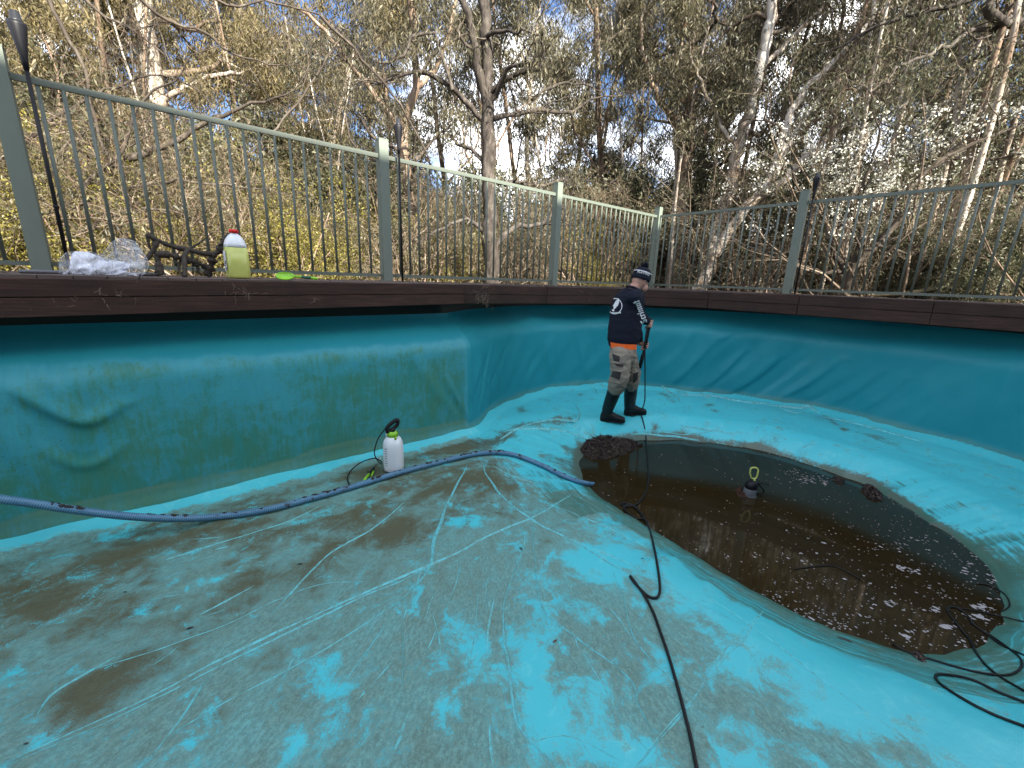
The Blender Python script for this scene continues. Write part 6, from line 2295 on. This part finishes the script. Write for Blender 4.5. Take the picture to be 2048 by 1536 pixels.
chain(B, [SH_R, EL_R, WR_R], [.045, .036, .027])
chain(B, [SH_L, EL_L, WR_L], [.045, .036, .027])
chain(B, [HIP_R, KN_R, AN_R], [.075, .052, .042])
chain(B, [HIP_L, KN_L, AN_L], [.075, .052, .042])
def grip(C, axis, W, flip=1):
    """A hand closed round a rod at C: palm, four curled fingers, thumb."""
    axis = unit(axis)
    w = W - C
    w = unit(w - axis * (w @ axis))
    v = np.cross(axis, w) * flip
    R = .026
    pt = lambda ang, t, r: C + axis * t + (w * math.cos(ang) + v * math.sin(ang)) * r
    palm0, palm1 = W + (C - W) * .15, pt(.35, 0, .038)
    chain(B, [W, palm0, palm1], [.026, .026, .024])
    capsule(B, pt(.25, -.03, .036), pt(.25, .03, .036), .018, .018)
    for k, (t, L) in enumerate(((-.034, 1.0), (-.012, 1.12), (.010, 1.06), (.031, .86))):
        arc = [pt(.5 + 1.05 * q * L, t + .004 * q, .034 - .004 * (q > .4)) for q in (0, .9, 1.8, 2.6)]
        chain(B, arc, [.0115, .0105, .0095, .0080], 8)
    th = [pt(.0, -.036, .036), pt(-.7, -.050, .036), pt(-1.5, -.052, .032), pt(-2.1, -.048, .030)]
    chain(B, th, [.0135, .012, .011, .009], 8)
LAX = unit(LMID - LTOP)
grip(LTOP + LAX * .01, -LAX, WR_R, 1)
grip(LMID - LAX * .02, -LAX, WR_L, -1)
fuse("body", B, .0052, 4, S_SKIN, MAN)

# trousers
B = MB()
loft(B, [(mp(1244, 686, .02), HF, .125, HR, .165), (mp(1245, 696, .02), HF, .130, HR, .172), (mp(1246, 708, .02), HF, .132, HR, .175), (mp(1247, 718, .02), HF, .10, HR, .15)])
BT_R, BT_L = KN_R + (AN_R - KN_R) * .29, KN_L + (AN_L - KN_L) * .29
chain(B, [HIP_R - Z3 * .01, HIP_R + (KN_R - HIP_R) * .5, KN_R, KN_R + (BT_R - KN_R) * .6, BT_R], [.114, .108, .098, .098, .090], 16)
chain(B, [HIP_L - Z3 * .01, HIP_L + (KN_L - HIP_L) * .5, KN_L, KN_L + (BT_L - KN_L) * .6, BT_L], [.110, .103, .095, .094, .087], 16)
TROUSERS, BVH_T = fuse("trousers", B, .009, 5, S_KHAKI, MAN, .020, .07, 1)

# gumboots
def boot(an, foot, top, yaw_dir):
    B = MB()
    d = unit(np.array([yaw_dir[0], yaw_dir[1], 0]))
    s = np.array([d[1], -d[0], 0])
    chain(B, [top, top + (an - top) * .5, an + Z3 * .01], [.080, .077, .068], 16)
    z = fz(*foot[:2])
    g = np.array([foot[0], foot[1], z])
    rings = []
    for u, hw, h in [(-.092, .020, .052), (-.080, .036, .090), (-.045, .044, .120), (0, .045, .132), (.045, .045, .106), (.10, .048, .076), (.15, .050, .060), (.185, .042, .052), (.203, .024, .040)]:
        c = g + d * u
        rings.append((c + Z3 * (.012 + h * .55), s, hw * 1.1, Z3, h * .55))
    loft(B, rings, 16)
    o, _ = fuse("gumboot", B, .0075, 3, S_BOOT, MAN, .002, .05, 4)
    m = MB()
    V, Fs = [], []
    out = [(-.094, .018), (-.086, .032), (-.06, .041), (-.02, .041), (.03, .041), (.08, .048), (.13, .053), (.17, .049), (.195, .035), (.208, .014)]
    ring = [(u, w) for u, w in out] + [(u, -w) for u, w in reversed(out)]
    for zz in (.001, .022):
        for u, w in ring:
            V.append(g + d * u + s * w + Z3 * zz)
    n = len(ring)
    for i in range(n):
        Fs.append((i, (i + 1) % n, n + (i + 1) % n, n + i))
    Fs += [tuple(range(n - 1, -1, -1)), tuple(n + i for i in range(n))]
    m.add(V, Fs)
    so = wpart("sole", m, S_BOOT, MAN, False)
    so.parent = o
boot(AN_R, foot_r, BT_R + Z3 * .01, (.96, -.12))
boot(AN_L, foot_l, BT_L + Z3 * .01, (.97, .24))

# hooded top
B = MB()
def tor(x, y, w, dpt, dy=.02):
    return (mp(x, y, dy), FW, dpt, RT, w)
loft(B, [tor(1244, 689, .165, .128), tor(1246, 678, .192, .150), tor(1249, 660, .196, .152), tor(1251, 640, .192, .146), tor(1253, 620, .194, .140), tor(1256, 603, .196, .128), tor(1259, 592, .178, .108), tor(1262, 583, .125, .085), tor(1264, 577, .080, .072)], 28)
chain(B, [SH_R, SH_R + (EL_R - SH_R) * .5, EL_R, EL_R + (WR_R - EL_R) * .55, EL_R + (WR_R - EL_R) * .86], [.078, .070, .062, .056, .044], 16)
chain(B, [SH_L, SH_L + (EL_L - SH_L) * .5, EL_L, EL_L + (WR_L - EL_L) * .55, EL_L + (WR_L - EL_L) * .80], [.078, .068, .060, .054, .044], 16)
TOP, BVH_S = fuse("sweatshirt", B, .0085, 5, S_NAVY, MAN, .010, .10, 2)
# ribbed hem, cuffs and collar
m = MB()
loft(m, [tor(1244, 694, .158, .122), tor(1244, 690, .170, .133), tor(1245, 686, .166, .130)], 28)
wpart("hem_band", m, S_NAVY, MAN)
for el, wr in ((EL_R, WR_R), (EL_L, WR_L)):
    m = MB()
    d_ = unit(wr - el)
    m.tube([el + (wr - el) * .84, el + (wr - el) * .90, el + (wr - el) * .97], [.043, .039, .036], 14)
    wpart("cuff", m, S_NAVY, MAN)
m = MB()
cp = catmull([NECK + (FW * math.cos(q) * .062 + RT * math.sin(q) * .066) + Z3 * (-.004 - .03 * math.cos(q)) for q in np.linspace(0, 2 * math.pi, 13)[:-1]], 4, True)
m.tube(np.vstack([cp, cp[:1]]), .013, 8)
wpart("collar", m, S_NAVY, MAN)
# orange shirt showing under the hem at the back
m = MB()
V, Fs = [], []
for zi, (y, k) in enumerate(((694.5, 1.0), (684, 1.03))):
    c, ex, rx, ey, ry = tor(1244, y, .178, .143)
    for i in range(17):
        q = math.pi * (.42 + .66 * i / 16)
        V.append(c + ex * rx * k * math.cos(q) + ey * ry * k * math.sin(q))
for i in range(16):
    Fs.append((i, i + 1, 18 + i, 17 + i))
m.add(V, Fs)
wpart("orange_shirt_hem", m, S_ORANGE, MAN)

# patches and print: laid on the cloth
def decal(name, polys, bvh, mat, off=.004, grid=5):
    """polys: quads of pixels, subdivided and laid onto the cloth surface."""
    m = MB()
    for p in polys:
        p = [np.array(q, float) for q in p]
        V, ok = [], True
        for i in range(grid + 1):
            for j in range(grid + 1):
                u, v = i / grid, j / grid
                q = (p[0] * (1 - u) + p[1] * u) * (1 - v) + (p[3] * (1 - u) + p[2] * u) * v
                d = ray(q[0], q[1])
                d = d / np.linalg.norm(d)
                loc, no, _, _ = bvh.ray_cast(Vector(O), Vector(d))
                if loc is None:
                    ok = False
                    break
                V.append(np.array(loc) + np.array(no) * off * (1 if np.array(no) @ d < 0 else -1))
            if not ok:
                break
        if not ok:
            continue
        k = grid + 1
        m.add(V, [(i * k + j, (i + 1) * k + j, (i + 1) * k + j + 1, i * k + j + 1) for i in range(grid) for j in range(grid)])
    if m.V:
        return wpart(name, m, mat, MAN)
decal("knee_patch", [[(1227, 741), (1243, 745), (1239, 760), (1222, 753)]], BVH_T, S_PATCH)
decal("pocket_patch", [[(1228, 726), (1247, 729), (1246, 735), (1234, 732)]], BVH_T, S_PATCH)
decal("pocket_patch", [[(1224, 707), (1240, 713), (1238, 724), (1228, 722)]], BVH_T, S_PATCH)
decal("knee_patch", [[(1266, 747), (1276, 744), (1275, 758), (1266, 768)]], BVH_T, S_PATCH)

# sleeve lettering in black letter strokes: u runs up the sleeve, v across it
def strokes_text():
    polys, u = [], 0.0
    def bar(u0, v0, u1, v1, w):
        dx, dy = u1 - u0, v1 - v0
        l = math.hypot(dx, dy)
        nx, ny = -dy / l * w / 2, dx / l * w / 2
        polys.append([(u0 + nx, v0 + ny), (u1 + nx, v1 + ny), (u1 - nx, v1 - ny), (u0 - nx, v0 - ny)])
    def minim(x, h=1.0):
        bar(x, .12, x, h - .12, .42)
        bar(x - .30, h - .22, x + .22, h + .02, .30)
        bar(x - .22, -.02, x + .30, .22, .30)
    s = 1.0
    # S
    bar(.25, .15, 1.3, .0, .34); bar(1.25, .05, 1.45, .6, .40); bar(1.4, .55, .35, 1.0, .42); bar(.35, .95, .30, 1.4, .40); bar(.35, 1.4, 1.4, 1.5, .34)
    x = 2.2
    # c
    minim(x); bar(x, .95, x + .6, 1.0, .30); bar(x, .08, x + .6, .0, .26); x += 1.15
    # r
    minim(x); bar(x + .1, .85, x + .65, 1.0, .36); x += 1.15
    # i
    minim(x); bar(x - .1, 1.35, x + .15, 1.5, .34); x += .85
    # m
    for k in range(3):
        minim(x + .8 * k)
    bar(x, .86, x + 1.6, .98, .16); x += 2.45
    # u
    for k in range(2):
        minim(x + .8 * k)
    bar(x, .06, x + .8, .0, .16); x += 1.65
    # t
    minim(x, 1.5); bar(x - .4, .98, x + .5, .98, .26); x += .8
    return polys, x
polys, U = strokes_text()
p0, p1 = np.array([1292.0, 646.0]), np.array([1274.5, 599.0])
e1 = (p1 - p0) / U
e2 = np.array([-.947, .322]) * 7.6
org = p0 + np.array([2.0, -1.0])
decal("sleeve_lettering", [[org + e1 * u + e2 * v for u, v in p] for p in polys], BVH_S, S_WHITE, .004, 2)
# round emblem on the back, with a small line of print under it
em = []
cx, cy = 1230.5, 612.5
for k in range(26):
    q0, q1 = -2.2 + k * .19, -2.2 + (k + 1) * .19
    em.append([(cx + r * 14.5 * math.cos(q) + .20 * r * 16 * -math.sin(q) * 0.2, cy + r * 16 * math.sin(q)) for r, q in ((.90, q0), (1.0, q0), (1.0, q1), (.90, q1))])
em += [[(1226, 613), (1232, 602), (1238, 597), (1235, 606)], [(1235, 606), (1238, 597), (1239, 604), (1236, 612)], [(1228, 617), (1236, 612), (1237, 606), (1232, 606)],
       [(1227, 612), (1233, 605), (1232, 609), (1229, 617)], [(1228, 614), (1236, 610), (1232, 616), (1227, 620)],
       [(1224, 619), (1230, 620), (1228, 623), (1225, 622)]]
decal("back_emblem", em, BVH_S, S_WHITE, .004, 2)
decal("back_print", [[(x, 624.5 - (x - 1224) * .03), (x + 1.9, 624.4 - (x - 1224) * .03), (x + 1.9, 627.6 - (x - 1224) * .05), (x, 627.9 - (x - 1224) * .05)] for x in np.arange(1224.5, 1241, 2.6)], BVH_S, S_WHITE, .004, 2)

# beanie with pompom
def beanie():
    ax = unit(HU + HD * .02)
    R = frame(ax, -np.array([math.sin(.27), math.cos(.27), 0]) * 1.0)       # x axis points at the viewer
    c = HEAD + HU * .020 - HD * .006
    r = .101
    m = MB()
    m.lathe([(r * 1.0, -.020), (r * 1.03, .0), (r * 1.03, .030), (r * 1.0, .034)], c, 32, R, sq=(1, 1))
    part_ = wpart("beanie_cuff", m, S_NAVY, MAN)
    m = MB()
    m.lathe([(r * .985, .030), (r * .985, .056), (r * .95, .064), (r * .86, .084), (r * .68, .104), (r * .42, .118), (r * .12, .124)], c, 32, R)
    b = wpart("beanie", m, S_NAVY, MAN)
    m = MB()
    m.lathe([(r * .992, .0585), (r * 1.000, .0605), (r * .985, .0655), (r * .955, .0675)], c, 32, R)
    wpart("white_stripe", m, S_WHITE, MAN)
    cu = bpy.data.curves.new("beanie_text", 'FONT')
    cu.body = "PLAYING"
    cu.size = .032
    cu.align_x = 'CENTER'
    cu.space_character = 1.15
    cu.offset = .0006
    to = bpy.data.objects.new("beanie_text", cu)
    COL.objects.link(to)
    dg = bpy.context.evaluated_depsgraph_get()
    me = bpy.data.meshes.new_from_object(to.evaluated_get(dg))
    bpy.data.objects.remove(to)
    for v in me.vertices:
        ang = (v.co.x + .012) / r
        p = c + R @ np.array([(r * 1.0 + .0015) * math.cos(ang), (r * 1.0 + .0015) * math.sin(ang), .0345 + v.co.y])
        v.co = Vector(p - np.array(MAN.location))
    me.update()
    o = obj("beanie_lettering", me, S_WHITE)
    o.parent = MAN
    m = MB()
    rng = np.random.default_rng(6)
    pc = c + R @ np.array([0, 0, .142])
    for _ in range(260):
        d = unit(rng.normal(0, 1, 3))
        P = np.array([pc, pc + d * .02 + rng.normal(0, .002, 3), pc + d * .036 + rng.normal(0, .006, 3)])
        m.tube(P, [.003, .0032, .0014], 4)
    o = wpart("pompom", m, S_NAVY, MAN)
beanie()

# pressure lance, held by him: a thing of its own
LANCE = thing("pressure_lance", LMID, "black pressure washer lance held upright in the man's hands", "lance")
m = MB()
m.tube([LTOP - LAX * .055, LTOP - LAX * .02, LTOP + LAX * .05, LTOP + LAX * .12, LMID], [.020, .026, .022, .020, .018], 10)
m.tube([LTOP + LAX * .03 - FW * .01, LTOP + LAX * .06 + FW * .035], [.012, .010], 8)
wpart("gun", m, K_BLACKP, LANCE)
m = MB()
m.tube([LMID, LMID + (LEND - LMID) * .3, LMID + (LEND - LMID) * .4, LEND], [.016, .015, .021, .020], 10)
wpart("barrel", m, K_BLACKP, LANCE)
m = MB()
m.tube([LEND, LEND + unit(LEND - LMID) * .02], [.013, .011], 10)
wpart("nozzle", m, K_METAL, LANCE)

# fine spray below the nozzle
def spray():
    rng = np.random.default_rng(14)
    T = TM()
    d0 = unit(np.array([-.02, .05, -1.0]))
    N = 900
    t = rng.random(N) ** .8
    P = LEND + d0 * (t * .52)[:, None] + rng.normal(0, 1, (N, 3)) * (.010 + .055 * t)[:, None] * np.array([1, 1, .3])
    P[:, 2] = np.maximum(P[:, 2], .01)
    s = rng.uniform(.0006, .0016, N)
    base = np.array([[1, 0, -.7], [-.5, .87, -.7], [-.5, -.87, -.7], [0, 0, 1.2]])
    V = (P[:, None] + base[None] * s[:, None, None]).reshape(-1, 3)
    i = np.arange(N) * 4
    Q = np.concatenate([np.stack([i, i + 1, i + 3], 1), np.stack([i + 1, i + 2, i + 3], 1), np.stack([i + 2, i, i + 3], 1)])
    M = Mat("water_drops")
    M.P(color=(0.85, 0.9, 0.92), rough=0.2, alpha=0.5)
    o = obj("water_spray", quads_mesh("water_spray", V, Q, False), M.m)
    tag(o, "fine mist of water below the lance nozzle", kind='stuff')
spray()
